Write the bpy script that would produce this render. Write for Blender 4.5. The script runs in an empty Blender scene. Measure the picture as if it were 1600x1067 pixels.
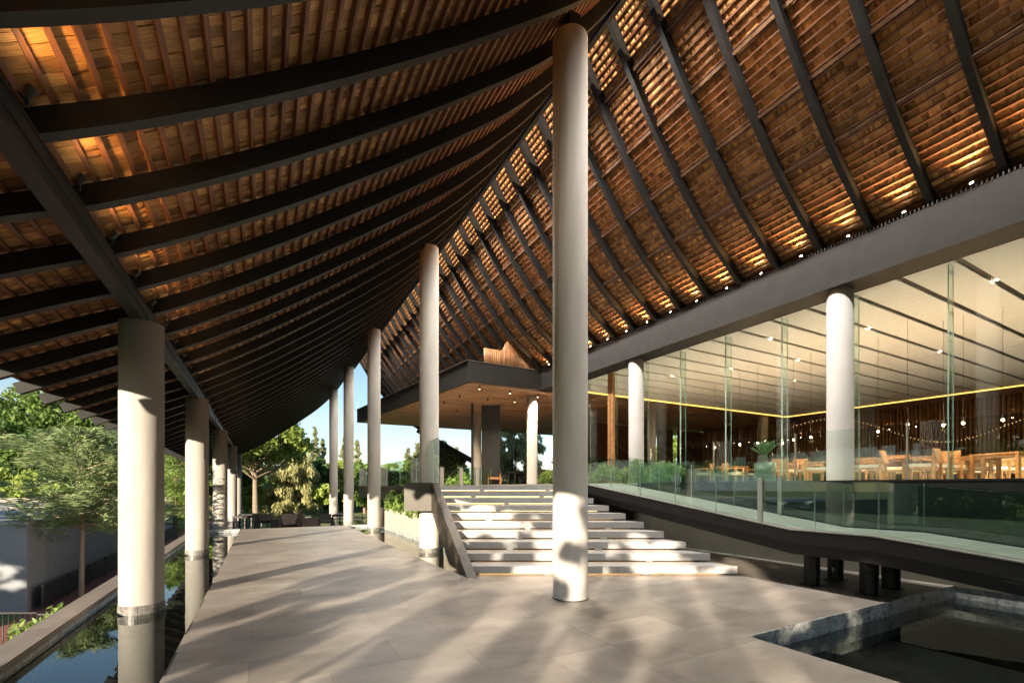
import bpy, math, random
import numpy as np
from mathutils import Vector, Matrix
R = math.radians
random.seed(7); rng = np.random.default_rng(7)
scene = bpy.context.scene
col = scene.collection

# ------------------------------------------------------------------ camera
CAM_Z = 1.55
YAW = math.atan(390 / 714)
FX, FY = math.sin(YAW), math.cos(YAW)          # forward in plan
cam_d = bpy.data.cameras.new('camera'); cam = bpy.data.objects.new('camera', cam_d)
col.objects.link(cam); scene.camera = cam
cam.location = (0, 0, CAM_Z); cam.rotation_euler = (R(90), 0, -YAW)
cam_d.sensor_width = 36; cam_d.sensor_fit = 'HORIZONTAL'; cam_d.lens = 36 * 714 / 1600
cam_d.shift_y = 227.5 / 1600; cam_d.clip_start = 0.05; cam_d.clip_end = 3000

# ------------------------------------------------------------------ sky, sun, exposure
SUN_EL = R(11.5)
SUN_AZ = math.atan2(-0.725, -0.689)             # clockwise from +y, direction TOWARDS the sun in plan
world = bpy.data.worlds.new("World"); scene.world = world; world.use_nodes = True
nt = world.node_tree; nt.nodes.clear()
wo = nt.nodes.new('ShaderNodeOutputWorld'); bg = nt.nodes.new('ShaderNodeBackground')
sky = nt.nodes.new('ShaderNodeTexSky'); sky.sky_type = 'NISHITA'; sky.sun_disc = False
sky.sun_elevation = SUN_EL; sky.sun_rotation = SUN_AZ
sky.air_density = 1.0; sky.dust_density = 0.25; sky.ozone_density = 2.0
tc = nt.nodes.new('ShaderNodeTexCoord'); mp = nt.nodes.new('ShaderNodeMapping')
mp.inputs['Scale'].default_value = (1.2, 1.2, 5.5)
cn = nt.nodes.new('ShaderNodeTexNoise'); cn.inputs['Scale'].default_value = 2.2; cn.inputs['Detail'].default_value = 8; cn.inputs['Roughness'].default_value = 0.58
cr = nt.nodes.new('ShaderNodeValToRGB'); cr.color_ramp.elements[0].position = 0.38; cr.color_ramp.elements[1].position = 0.66
# far, low clouds gather towards the horizon
sep = nt.nodes.new('ShaderNodeSeparateXYZ'); hr = nt.nodes.new('ShaderNodeMapRange')
hr.inputs['From Min'].default_value = 0.02; hr.inputs['From Max'].default_value = 0.26
hr.inputs['To Min'].default_value = 1.0; hr.inputs['To Max'].default_value = 0.0
cmul = nt.nodes.new('ShaderNodeMath'); cmul.operation = 'MULTIPLY'
mixc = nt.nodes.new('ShaderNodeMix'); mixc.data_type = 'RGBA'
mixc.inputs['B'].default_value = (3.9, 4.1, 4.4, 1)
L = nt.links
L.new(tc.outputs['Generated'], mp.inputs['Vector']); L.new(mp.outputs['Vector'], cn.inputs['Vector'])
L.new(cn.outputs['Fac'], cr.inputs['Fac']); L.new(tc.outputs['Generated'], sep.inputs['Vector'])
L.new(sep.outputs['Z'], hr.inputs['Value']); L.new(cr.outputs['Color'], cmul.inputs[0]); L.new(hr.outputs['Result'], cmul.inputs[1])
L.new(cmul.outputs[0], mixc.inputs['Factor']); L.new(sky.outputs['Color'], mixc.inputs['A'])
L.new(mixc.outputs['Result'], bg.inputs['Color']); L.new(bg.outputs['Background'], wo.inputs['Surface'])
bg.inputs['Strength'].default_value = 0.05

sl = bpy.data.lights.new('sun', 'SUN'); sl.energy = 3.7; sl.angle = R(0.55); sl.color = (1.0, 0.83, 0.62)
so = bpy.data.objects.new('sun', sl); col.objects.link(so)
so.rotation_euler = Vector((0.725 * math.cos(SUN_EL), 0.689 * math.cos(SUN_EL), -math.sin(SUN_EL))).to_track_quat('-Z', 'Y').to_euler()

vs = scene.view_settings
scene.display_settings.display_device = 'sRGB'
vs.view_transform = 'Standard'; vs.look = 'None'; vs.gamma = 1; vs.use_curve_mapping = False
vs.exposure = 2.15
cy = scene.cycles
cy.use_denoising = True
try: cy.denoiser = 'OPENIMAGEDENOISE'
except Exception: pass
cy.max_bounces = 10; cy.diffuse_bounces = 5; cy.glossy_bounces = 5; cy.transparent_max_bounces = 24
cy.caustics_reflective = False; cy.caustics_refractive = False
cy.sample_clamp_indirect = 6.0
cy.use_light_tree = True

# ------------------------------------------------------------------ helpers
def P(X, D, z=0.0):
    """metres right of / ahead of the camera -> world"""
    return (X * FY + D * FX, -X * FX + D * FY, z)
def PX(px, D, z=0.0):
    return P((px - 800) / 714 * D, D, z)

def tag(o, label=None, cat=None, group=None, kind=None):
    if label: o['label'] = label
    if cat: o['category'] = cat
    if group: o['group'] = group
    if kind: o['kind'] = kind
    return o
def empty(name, loc=(0, 0, 0), rz=0.0, label=None, cat=None, group=None):
    o = bpy.data.objects.new(name, None); col.objects.link(o)
    o.location = loc; o.rotation_euler = (0, 0, rz); o.empty_display_size = 0.2
    return tag(o, label, cat, group)
def link(name, me, parent=None, mat=None, loc=None, rot=None, scale=None, mx=None):
    o = bpy.data.objects.new(name, me); col.objects.link(o)
    if mat is not None and len(me.materials) == 0: me.materials.append(mat)
    if parent is not None: o.parent = parent
    if loc is not None: o.location = loc
    if rot is not None: o.rotation_euler = rot
    if scale is not None: o.scale = scale
    if mx is not None: o.matrix_local = mx
    return o

class MB:
    """collects shapes into one mesh"""
    def __init__(s): s.v = []; s.f = []; s.sm = []; s.mi = []; s.m = 0
    def _add(s, vs, fs, smooth=False):
        n = len(s.v); s.v += [tuple(p) for p in vs]
        for f in fs: s.f.append(tuple(i + n for i in f)); s.sm.append(smooth); s.mi.append(s.m)
        return s
    def box(s, x0, x1, y0, y1, z0, z1):
        return s._add([(x0,y0,z0),(x1,y0,z0),(x1,y1,z0),(x0,y1,z0),(x0,y0,z1),(x1,y0,z1),(x1,y1,z1),(x0,y1,z1)],
            [(0,3,2,1),(4,5,6,7),(0,1,5,4),(1,2,6,5),(2,3,7,6),(3,0,4,7)])
    def obox(s, c, ax, ay, az, hx, hy, hz):
        c, ax, ay, az = Vector(c), Vector(ax).normalized(), Vector(ay).normalized(), Vector(az).normalized()
        vs = [c + ax*hx*i + ay*hy*j + az*hz*k for i,j,k in ((-1,-1,-1),(1,-1,-1),(1,1,-1),(-1,1,-1),(-1,-1,1),(1,-1,1),(1,1,1),(-1,1,1))]
        return s._add(vs, [(0,3,2,1),(4,5,6,7),(0,1,5,4),(1,2,6,5),(2,3,7,6),(3,0,4,7)])
    def bar(s, a, b, w, h=None, up=(0,0,1)):
        h = h or w; a, b = Vector(a), Vector(b); d = (b - a); l = d.length
        if l < 1e-6: return s
        d /= l; u = Vector(up)
        if abs(d.dot(u)) > .98: u = Vector((1,0,0))
        sx = d.cross(u).normalized(); u = sx.cross(d)
        return s.obox((a+b)/2, sx, d, u, w/2, l/2, h/2)
    def prism(s, pts, z0, z1):
        n = len(pts)
        vs = [(p[0],p[1],z0) for p in pts] + [(p[0],p[1],z1) for p in pts]
        fs = [tuple(range(n-1,-1,-1)), tuple(range(n,2*n))] + [(i,(i+1)%n,(i+1)%n+n,i+n) for i in range(n)]
        return s._add(vs, fs)
    def extrude(s, pts, vec):
        n = len(pts); vec = Vector(vec)
        vs = [Vector(p) for p in pts]; vs += [p + vec for p in vs]
        fs = [tuple(range(n-1,-1,-1)), tuple(range(n,2*n))] + [(i,(i+1)%n,(i+1)%n+n,i+n) for i in range(n)]
        return s._add(vs, fs)
    def cyl(s, c, r, z0, z1, n=24, r1=None, caps=True):
        r1 = r if r1 is None else r1
        vs = []
        for k in range(n):
            a = 2*math.pi*k/n; vs.append((c[0]+r*math.cos(a), c[1]+r*math.sin(a), z0))
        for k in range(n):
            a = 2*math.pi*k/n; vs.append((c[0]+r1*math.cos(a), c[1]+r1*math.sin(a), z1))
        s._add(vs, [(i,(i+1)%n,(i+1)%n+n,i+n) for i in range(n)], True)
        if caps:
            m = len(s.v)-2*n
            s.f.append(tuple(m+i for i in range(n-1,-1,-1))); s.sm.append(False); s.mi.append(s.m)
            s.f.append(tuple(m+n+i for i in range(n))); s.sm.append(False); s.mi.append(s.m)
        return s
    def tube(s, pts, rad, n=7):
        pts = [Vector(p) for p in pts]; k0 = len(s.v); m = len(pts)
        for i, p in enumerate(pts):
            d = (pts[min(i+1,m-1)] - pts[max(i-1,0)]).normalized()
            u = Vector((0,0,1)) if abs(d.z) < .9 else Vector((1,0,0))
            a = d.cross(u).normalized(); b = a.cross(d)
            r = rad[i] if hasattr(rad,'__len__') else rad
            for k in range(n):
                t = 2*math.pi*k/n; s.v.append(tuple(p + a*r*math.cos(t) + b*r*math.sin(t)))
        for i in range(m-1):
            for k in range(n):
                s.f.append((k0+i*n+k, k0+i*n+(k+1)%n, k0+(i+1)*n+(k+1)%n, k0+(i+1)*n+k)); s.sm.append(True); s.mi.append(s.m)
        return s
    def mesh(s, name, mats=()):
        me = bpy.data.meshes.new(name); me.from_pydata(s.v, [], s.f)
        me.polygons.foreach_set('use_smooth', s.sm)
        me.polygons.foreach_set('material_index', s.mi)
        for m in (mats if isinstance(mats,(list,tuple)) else [mats]): me.materials.append(m)
        me.update(); return me
    def build(s, name, mats, parent=None, **kw):
        return link(name, s.mesh(name, mats), parent, **kw)

def boxobj(name, mat, parent, x0, x1, y0, y1, z0, z1):
    return MB().box(x0,x1,y0,y1,z0,z1).build(name, mat, parent)

# ------------------------------------------------------------------ materials
def mat_base(name):
    m = bpy.data.materials.new(name); m.use_nodes = True
    t = m.node_tree; b = t.nodes['Principled BSDF']
    return m, t, b
def nd(t, typ, **kw):
    n = t.nodes.new(typ)
    for k, v in kw.items():
        if k in n.inputs: n.inputs[k].default_value = v
        else: setattr(n, k, v)
    return n
def pos_vec(t, scale=(1,1,1), rot=(0,0,0)):
    g = t.nodes.new('ShaderNodeNewGeometry'); m = t.nodes.new('ShaderNodeMapping')
    m.inputs['Scale'].default_value = scale; m.inputs['Rotation'].default_value = rot
    t.links.new(g.outputs['Position'], m.inputs['Vector']); return m.outputs['Vector']
def ramp(t, fac, stops):
    r = t.nodes.new('ShaderNodeValToRGB'); e = r.color_ramp.elements
    while len(e) < len(stops): e.new(0.5)
    for el, (p, c) in zip(e, stops): el.position = p; el.color = (*c, 1)
    t.links.new(fac, r.inputs['Fac']); return r.outputs['Color']
def mixrgb(t, a, b, fac, typ='MIX'):
    n = t.nodes.new('ShaderNodeMix'); n.data_type = 'RGBA'; n.blend_type = typ
    for s, k in ((a,'A'),(b,'B')):
        if hasattr(s,'links'): t.links.new(s, n.inputs[k])
        else: n.inputs[k].default_value = (*s, 1)
    if hasattr(fac,'links'): t.links.new(fac, n.inputs['Factor'])
    else: n.inputs['Factor'].default_value = fac
    return n.outputs['Result']
def math_n(t, op, a, b=0.5):
    n = t.nodes.new('ShaderNodeMath'); n.operation = op
    for i, s in enumerate((a, b)):
        if hasattr(s,'links'): t.links.new(s, n.inputs[i])
        else: n.inputs[i].default_value = s
    return n.outputs[0]
def bump(t, b, h, strength=0.3, dist=0.01):
    n = t.nodes.new('ShaderNodeBump'); n.inputs['Strength'].default_value = strength; n.inputs['Distance'].default_value = dist
    t.links.new(h, n.inputs['Height']); t.links.new(n.outputs['Normal'], b.inputs['Normal'])

def stone(name, c0, c1, scale=(1,1,1), nscale=3.0, rough=(0.45,0.7), bstr=0.15, var=0.06, veins=None, rot=(0,0,0), spec=0.5):
    m, t, b = mat_base(name)
    v = pos_vec(t, scale, rot)
    n1 = nd(t, 'ShaderNodeTexNoise', Scale=nscale, Detail=9.0, Roughness=0.62); t.links.new(v, n1.inputs['Vector'])
    c = ramp(t, n1.outputs['Fac'], [(0.3, c0), (0.7, c1)])
    if veins:
        n2 = nd(t, 'ShaderNodeTexNoise', Scale=nscale*2.2, Detail=12.0, Roughness=0.7, Distortion=1.4); t.links.new(v, n2.inputs['Vector'])
        f = ramp(t, n2.outputs['Fac'], [(0.40,(0,0,0)),(0.62,(1,1,1))])
        c = mixrgb(t, c, veins, f)
    oi = t.nodes.new('ShaderNodeObjectInfo')
    s = math_n(t, 'MULTIPLY_ADD', oi.outputs['Random'], var*2); s.node.inputs[2].default_value = 1-var
    hv = t.nodes.new('ShaderNodeHueSaturation'); t.links.new(s, hv.inputs['Value']); t.links.new(c, hv.inputs['Color'])
    t.links.new(hv.outputs['Color'], b.inputs['Base Color'])
    n3 = nd(t, 'ShaderNodeTexNoise', Scale=nscale*9, Detail=4.0); t.links.new(v, n3.inputs['Vector'])
    rr = nd(t, 'ShaderNodeMapRange'); rr.inputs['To Min'].default_value = rough[0]; rr.inputs['To Max'].default_value = rough[1]
    t.links.new(n1.outputs['Fac'], rr.inputs['Value']); t.links.new(rr.outputs['Result'], b.inputs['Roughness'])
    b.inputs['Specular IOR Level'].default_value = spec
    bump(t, b, n3.outputs['Fac'], bstr, 0.004)
    return m
def metal(name, c, rough=0.45, metallic=0.0, var=0.25, bstr=0.08):
    m, t, b = mat_base(name); b.inputs['Specular IOR Level'].default_value = 0.22
    v = pos_vec(t, (1,1,1))
    n = nd(t, 'ShaderNodeTexNoise', Scale=2.5, Detail=8.0, Roughness=0.65); t.links.new(v, n.inputs['Vector'])
    cc = ramp(t, n.outputs['Fac'], [(0.3, tuple(x*(1-var) for x in c)), (0.72, tuple(x*(1+var) for x in c))])
    t.links.new(cc, b.inputs['Base Color']); b.inputs['Metallic'].default_value = metallic
    n2 = nd(t, 'ShaderNodeTexNoise', Scale=14.0, Detail=6.0); t.links.new(v, n2.inputs['Vector'])
    rr = nd(t, 'ShaderNodeMapRange'); rr.inputs['To Min'].default_value = rough*0.8; rr.inputs['To Max'].default_value = min(1,rough*1.3)
    t.links.new(n2.outputs['Fac'], rr.inputs['Value']); t.links.new(rr.outputs['Result'], b.inputs['Roughness'])
    bump(t, b, n2.outputs['Fac'], bstr, 0.003)
    return m
def plain(name, c, rough=0.6, metallic=0.0):
    m, t, b = mat_base(name); b.inputs['Base Color'].default_value = (*c,1); b.inputs['Roughness'].default_value = rough; b.inputs['Metallic'].default_value = metallic
    return m
def emit(name, c, s):
    m, t, b = mat_base(name); b.inputs['Base Color'].default_value = (*c,1)
    b.inputs['Emission Color'].default_value = (*c,1); b.inputs['Emission Strength'].default_value = s; return m
def wood(name, cols, scale, gscale=1.0, rough=0.55, var=0.3, attr=False, bstr=0.25):
    """cols: dark, mid, light; scale stretches the grain; tone varies per object or per 'tone' attribute"""
    m, t, b = mat_base(name)
    v = pos_vec(t, scale)
    n = nd(t, 'ShaderNodeTexNoise', Scale=gscale, Detail=7.0, Roughness=0.6, Distortion=0.5); t.links.new(v, n.inputs['Vector'])
    c = ramp(t, n.outputs['Fac'], [(0.28, cols[0]), (0.5, cols[1]), (0.74, cols[2])])
    v2 = pos_vec(t, (3.1,2.7,3.1)); n2 = nd(t, 'ShaderNodeTexNoise', Scale=1.6, Detail=5.0, Roughness=0.7); t.links.new(v2, n2.inputs['Vector'])
    st = ramp(t, n2.outputs['Fac'], [(0.3,(0.45,0.42,0.4)),(0.52,(1,1,1))])
    c = mixrgb(t, c, st, 0.55, 'MULTIPLY')
    if attr:
        a = t.nodes.new('ShaderNodeAttribute'); a.attribute_name = 'tone'; src = a.outputs['Fac']
    else:
        src = t.nodes.new('ShaderNodeObjectInfo').outputs['Random']
    tone = ramp(t, src, [(0.0,(1-var,1-var*1.08,1-var*1.15)),(0.5,(1,0.97,0.93)),(0.9,(1+var*.5,)*3),(1.0,(1+var*1.1,1+var*1.15,1+var*1.25))])
    c = mixrgb(t, c, tone, 1.0, 'MULTIPLY')
    t.links.new(c, b.inputs['Base Color']); b.inputs['Roughness'].default_value = rough
    bump(t, b, n.outputs['Fac'], bstr, 0.004)
    return m
def glass(name, tint, ior=1.5, rough=0.0, haze=0.0):
    m = bpy.data.materials.new(name); m.use_nodes = True; t = m.node_tree; t.nodes.clear()
    o = t.nodes.new('ShaderNodeOutputMaterial'); tr = t.nodes.new('ShaderNodeBsdfTransparent'); gl = t.nodes.new('ShaderNodeBsdfGlossy')
    fr = t.nodes.new('ShaderNodeFresnel')            # the back face of a thin sheet reflects like its front
    ge = t.nodes.new('ShaderNodeNewGeometry'); mr = t.nodes.new('ShaderNodeMapRange')
    mr.inputs['To Min'].default_value = ior; mr.inputs['To Max'].default_value = 1/ior
    t.links.new(ge.outputs['Backfacing'], mr.inputs['Value']); t.links.new(mr.outputs['Result'], fr.inputs['IOR'])
    mx = t.nodes.new('ShaderNodeMixShader')
    tr.inputs['Color'].default_value = (*tint,1); gl.inputs['Roughness'].default_value = rough; gl.inputs['Color'].default_value = (0.95,0.98,0.97,1)
    t.links.new(fr.outputs[0], mx.inputs['Fac']); t.links.new(tr.outputs[0], mx.inputs[1]); t.links.new(gl.outputs[0], mx.inputs[2])
    t.links.new(mx.outputs[0], o.inputs['Surface']); return m
def leafmat(name, c0, c1, trans=0.45):
    m = bpy.data.materials.new(name); m.use_nodes = True; t = m.node_tree; t.nodes.clear()
    o = t.nodes.new('ShaderNodeOutputMaterial')
    a = t.nodes.new('ShaderNodeAttribute'); a.attribute_name = 'tone'
    c = ramp(t, a.outputs['Fac'], [(0.0, c0), (1.0, c1)])
    oi = t.nodes.new('ShaderNodeObjectInfo')
    s = math_n(t, 'MULTIPLY_ADD', oi.outputs['Random'], 0.3); s.node.inputs[2].default_value = 0.85
    hv = t.nodes.new('ShaderNodeHueSaturation'); t.links.new(s, hv.inputs['Value']); t.links.new(c, hv.inputs['Color'])
    p = t.nodes.new('ShaderNodeBsdfPrincipled'); p.inputs['Roughness'].default_value = 0.55; p.inputs['Specular IOR Level'].default_value = 0.3
    tl = t.nodes.new('ShaderNodeBsdfTranslucent')
    gm = t.nodes.new('ShaderNodeGamma'); gm.inputs['Gamma'].default_value = 0.85
    t.links.new(hv.outputs['Color'], p.inputs['Base Color']); t.links.new(hv.outputs['Color'], gm.inputs['Color']); t.links.new(gm.outputs[0], tl.inputs['Color'])
    mx = t.nodes.new('ShaderNodeMixShader'); mx.inputs['Fac'].default_value = trans
    t.links.new(p.outputs[0], mx.inputs[1]); t.links.new(tl.outputs[0], mx.inputs[2]); t.links.new(mx.outputs[0], o.inputs['Surface'])
    return m

M = {}
M['tile'] = stone('deck_stone', (0.20,0.182,0.165), (0.35,0.321,0.291), scale=(0.8,1.5,1), nscale=1.6, rough=(0.32,0.52), bstr=0.2, var=0.13, rot=(0,0,R(28)))
M['joint'] = plain('joint_mortar', (0.10,0.09,0.08), 0.9)
M['coping'] = stone('coping_stone', (0.22,0.185,0.16), (0.33,0.28,0.24), scale=(2,0.6,1), nscale=2.5, rough=(0.4,0.65), var=0.08)
M['marble'] = stone('grey_marble', (0.10,0.11,0.115), (0.22,0.235,0.24), nscale=3.5, rough=(0.18,0.4), veins=(0.5,0.53,0.54), var=0.06, bstr=0.1)
M['collar'] = stone('collar_marble', (0.05,0.05,0.047), (0.13,0.128,0.12), nscale=4, rough=(0.3,0.5), veins=(0.22,0.215,0.2), var=0.15)
M['step'] = stone('step_stone', (0.31,0.31,0.315), (0.45,0.45,0.45), scale=(1.2,0.7,2), nscale=1.5, rough=(0.35,0.6), veins=(0.42,0.42,0.42), var=0.08, rot=(0,0.5,0.3))
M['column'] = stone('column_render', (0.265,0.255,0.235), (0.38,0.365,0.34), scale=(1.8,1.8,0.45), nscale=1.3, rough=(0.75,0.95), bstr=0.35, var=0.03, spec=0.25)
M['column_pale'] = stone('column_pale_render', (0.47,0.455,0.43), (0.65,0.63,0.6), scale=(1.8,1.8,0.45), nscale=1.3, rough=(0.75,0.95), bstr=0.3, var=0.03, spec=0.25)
M['column_in'] = stone('column_white', (0.44,0.44,0.435), (0.52,0.52,0.515), nscale=1.4, rough=(0.7,0.9), bstr=0.15, var=0.02, spec=0.25)
M['steel'] = metal('dark_steel', (0.015,0.0145,0.015), 0.42)
M['fascia'] = metal('fascia_metal', (0.022,0.0215,0.0215), 0.5, var=0.18)
M['beam'] = metal('grey_steel', (0.032,0.034,0.037), 0.4, var=0.15)
M['bronze'] = metal('bronze_metal', (0.042,0.034,0.027), 0.42, var=0.3)
M['olive'] = metal('olive_metal', (0.075,0.071,0.06), 0.45, var=0.12)
M['shingle'] = wood('cedar_shingle', ((0.24,0.12,0.04),(0.47,0.255,0.09),(0.62,0.385,0.16)), (7,90,7), 1.0, 0.7, 0.5, attr=True)
M['shingle_o'] = wood('cedar_shingle_single', ((0.24,0.12,0.04),(0.47,0.255,0.09),(0.62,0.385,0.16)), (7,90,7), 1.0, 0.7, 0.5)
M['batten'] = wood('batten_wood', ((0.09,0.038,0.019),(0.15,0.066,0.034),(0.21,0.10,0.055)), (30,3,30), 1.0, 0.5, 0.25)
M['soffit'] = wood('soffit_wood', ((0.20,0.095,0.042),(0.33,0.17,0.08),(0.45,0.26,0.13)), (1.2,30,8), 1.0, 0.4, 0.3, attr=True)
M['clad'] = wood('cladding_wood', ((0.22,0.10,0.04),(0.36,0.18,0.08),(0.46,0.26,0.12)), (30,30,1.5), 1.0, 0.5, 0.3, attr=True)
M['teak'] = wood('teak', ((0.24,0.11,0.04),(0.42,0.21,0.085),(0.52,0.3,0.14)), (12,12,12), 1.0, 0.45, 0.2)
M['darkwood'] = wood('dark_slat', ((0.06,0.03,0.016),(0.12,0.06,0.03),(0.18,0.1,0.05)), (8,8,2), 1.0, 0.6, 0.3)
M['ceiling'] = plain('ceiling_white', (0.8,0.8,0.785), 0.85)
M['black'] = plain('black_paint', (0.012,0.012,0.013), 0.5)
M['white'] = plain('white_cushion', (0.72,0.69,0.62), 0.9)
M['grey_wall'] = stone('grey_render', (0.23,0.25,0.28), (0.28,0.30,0.33), nscale=1.2, rough=(0.8,0.95), var=0.02, bstr=0.1)
M['roof_flat'] = stone('flat_roof_screed', (0.28,0.28,0.28), (0.42,0.42,0.41), scale=(0.4,2,1), nscale=1.2, rough=(0.5,0.8))
M['stone_cap'] = stone('pale_stone_cap', (0.35,0.3,0.24), (0.5,0.44,0.36), nscale=2, rough=(0.7,0.9))
M['wall_under'] = stone('olive_wall', (0.10,0.098,0.08), (0.14,0.135,0.112), nscale=0.7, rough=(0.25,0.42), var=0.02, bstr=0.04)
M['planter'] = stone('planter_render', (0.33,0.30,0.26), (0.38,0.35,0.30), nscale=1.5, rough=(0.8,0.95), var=0.02)
M['brick'] = stone('red_brick_paving', (0.2,0.08,0.06), (0.3,0.12,0.09), nscale=5, rough=(0.7,0.9), var=0.1)
M['lower'] = stone('pale_terrace', (0.4,0.38,0.35), (0.5,0.48,0.44), nscale=1, rough=(0.5,0.8))
M['floor_in'] = stone('restaurant_floor', (0.38,0.365,0.34), (0.45,0.43,0.40), nscale=1, rough=(0.3,0.5))
M['ramp_top'] = stone('pale_ramp_stone', (0.27,0.275,0.26), (0.37,0.375,0.355), nscale=1.5, rough=(0.5,0.7), var=0.05)
M['glass'] = glass('clear_glass', (0.93,0.965,0.945), 1.52)
M['rail_glass'] = glass('green_rail_glass', (0.80,0.905,0.865), 1.6)
M['fin'] = glass('glass_fin', (0.88,0.95,0.92), 1.45)
M['edge'] = plain('glass_edge', (0.5,0.68,0.62), 0.15)
M['chrome'] = plain('brushed_steel', (0.6,0.58,0.53), 0.3, 0.9)
M['spot_em'] = emit('lamp_lens', (1.0,0.72,0.4), 50)
M['led'] = emit('led_strip', (1.0,0.56,0.13), 0.6)
M['fairy'] = emit('fairy_bulb', (1.0,0.56,0.2), 0.5)
M['led_step'] = emit('led_step', (1.0,0.62,0.25), 2.4)
M['bulb'] = emit('bulb', (1.0,0.66,0.34), 9)
M['pot'] = plain('green_pot', (0.06,0.11,0.085), 0.35)
M['soil'] = plain('soil', (0.05,0.035,0.025), 0.95)
M['bark'] = stone('bark', (0.12,0.085,0.06), (0.26,0.2,0.15), scale=(4,4,1), nscale=4, rough=(0.8,1), bstr=0.6)
M['bark_pale'] = stone('pale_bark', (0.26,0.2,0.14), (0.42,0.34,0.25), scale=(4,4,1), nscale=4, rough=(0.8,1), bstr=0.5)
M['brownseat'] = plain('brown_wicker', (0.06,0.04,0.032), 0.7)
m_, t_, b_ = mat_base('lawn')
v_ = pos_vec(t_); n_ = nd(t_, 'ShaderNodeTexNoise', Scale=0.35, Detail=10.0, Roughness=0.7); t_.links.new(v_, n_.inputs['Vector'])
t_.links.new(ramp(t_, n_.outputs['Fac'], [(0.3,(0.07,0.11,0.025)),(0.7,(0.2,0.24,0.07))]), b_.inputs['Base Color']); b_.inputs['Roughness'].default_value = 0.95
M['lawn'] = m_
# water: fresnel mirror over a dim, clear body
def water(name, tint):
    m = glass(name, tint, 1.6)
    t = m.node_tree; v = pos_vec(t, (1,1,1)); n = nd(t, 'ShaderNodeTexNoise', Scale=3.0, Detail=3.0); t.links.new(v, n.inputs['Vector'])
    bp = t.nodes.new('ShaderNodeBump'); bp.inputs['Strength'].default_value = 0.06; bp.inputs['Distance'].default_value = 0.01
    t.links.new(n.outputs['Fac'], bp.inputs['Height'])
    for nn in t.nodes:
        if nn.type in ('FRESNEL','BSDF_GLOSSY'): t.links.new(bp.outputs['Normal'], nn.inputs['Normal'])
    return m
M['water'] = water('pool_water', (0.42,0.46,0.44))
M['pool_floor'] = stone('pool_floor_stone', (0.035,0.038,0.038), (0.07,0.075,0.072), nscale=2.5, rough=(0.5,0.8), veins=(0.1,0.105,0.1), var=0.1)
M['leaf_dark'] = leafmat('leaf_dark', (0.03,0.075,0.025), (0.11,0.2,0.05))
M['leaf_mid'] = leafmat('leaf_mid', (0.075,0.15,0.03), (0.27,0.38,0.09))
M['leaf_bright'] = leafmat('leaf_bright', (0.14,0.22,0.04), (0.45,0.54,0.13))
M['leaf_pale'] = leafmat('leaf_pale', (0.24,0.25,0.10), (0.52,0.50,0.25))
M['leaf_conifer'] = leafmat('leaf_conifer', (0.16,0.19,0.09), (0.36,0.37,0.19))
M['leaf_feather'] = leafmat('leaf_feather', (0.10,0.16,0.07), (0.33,0.41,0.18))
# ================================================================== GROUND AND WATER
def structure(o): o['kind'] = 'structure'; return o
g = MB()
g._add([(-400,-300,-2.0),(400,-300,-2.0),(400,700,-2.0),(-400,700,-2.0)], [(0,1,2,3)])
structure(g.build('lawn', M['lawn']))
structure(boxobj('brick_path', M['brick'], None, -5.84, -2.27, -14, 60, -2.3, -1.99))
structure(boxobj('lower_terrace', M['lower'], None, -2.25, 14.0, 19.95, 27.2, -1.9, -0.65))

DECK_END = 19.6
regions = [(-0.72,3.02,-8.0,DECK_END), (3.02,4.45,-8.0,3.0), (3.02,9.55,3.0,8.0), (4.36,9.55,8.0,14.0)]
deck = structure(empty('deck', (0,0,0)))
mb = MB()
for x0,x1,y0,y1 in regions: mb.box(x0,x1,y0,y1,-0.55,-0.004)
structure(mb.build('deck_slab', M['joint'], deck))
tcache = {}
for r in range(-16, 30):
    u0 = 2.88 + 0.6*r; u1 = u0 + 0.6; off = 0.6 if r % 2 else 0.0
    for c in range(-6, 8):
        v0 = 3.5 + 1.2*c + off; v1 = v0 + 1.2
        for (x0,x1,y0,y1) in regions:
            a0,a1,b0,b1 = max(v0,x0),min(v1,x1),max(u0,y0),min(u1,y1)
            if a1-a0 < 0.03 or b1-b0 < 0.03 or b1 < -3.5: continue
            w, d = round(a1-a0,3), round(b1-b0,3)
            if (w,d) not in tcache:
                tcache[(w,d)] = MB().box(-w/2+.0012,w/2-.0012,-d/2+.0012,d/2-.0012,-0.0035,0).mesh('tile', M['tile'])
            link('tile', tcache[(w,d)], deck, loc=((a0+a1)/2,(b0+b1)/2, rng.uniform(-.0002,.0002)))

# left pool: kerb of coping stones along its outer side, dark floor, water
kerb = empty('pool_kerb', (-2.12,0,0), 0, 'long stone kerb along the outer edge of the left reflecting pool', 'kerb')
cs = MB().box(-.135,.135,-.7475,.7475,-.07,0).mesh('coping', M['coping']); fs = MB().box(-.11,.115,-.7475,.7475,-2.0,-.072).mesh('kerb_face', M['marble'])
for k in range(-6, 14):
    link('coping_stone', cs, kerb, loc=(0, k*1.5+0.2, 0)); 
boxobj('kerb_wall', M['marble'], kerb, -.115,.12,-9.6,20.4,-2.0,-.073)
k2 = boxobj('pool_end_kerb', M['marble'], None, -2.0,-.73,19.62,19.9,-.5,0)
tag(k2, 'short grey marble kerb closing the far end of the left pool', 'kerb')
structure(boxobj('pool_floor', M['pool_floor'], None, -2.0,-.72,-8,19.6,-.5,-.4))
def waterplane(name, x0,x1,y0,y1,z):
    me = MB()._add([(x0,y0,z),(x1,y0,z),(x1,y1,z),(x0,y1,z)],[(0,1,2,3)]).mesh(name, M['water']); return structure(link(name, me))
waterplane('left_pool_water', -2.0,-.722,-8,19.62,-.12)
structure(boxobj('channel_floor', M['pool_floor'], None, 3.02,4.36,8.0,24.0,-.5,-.4))
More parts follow.
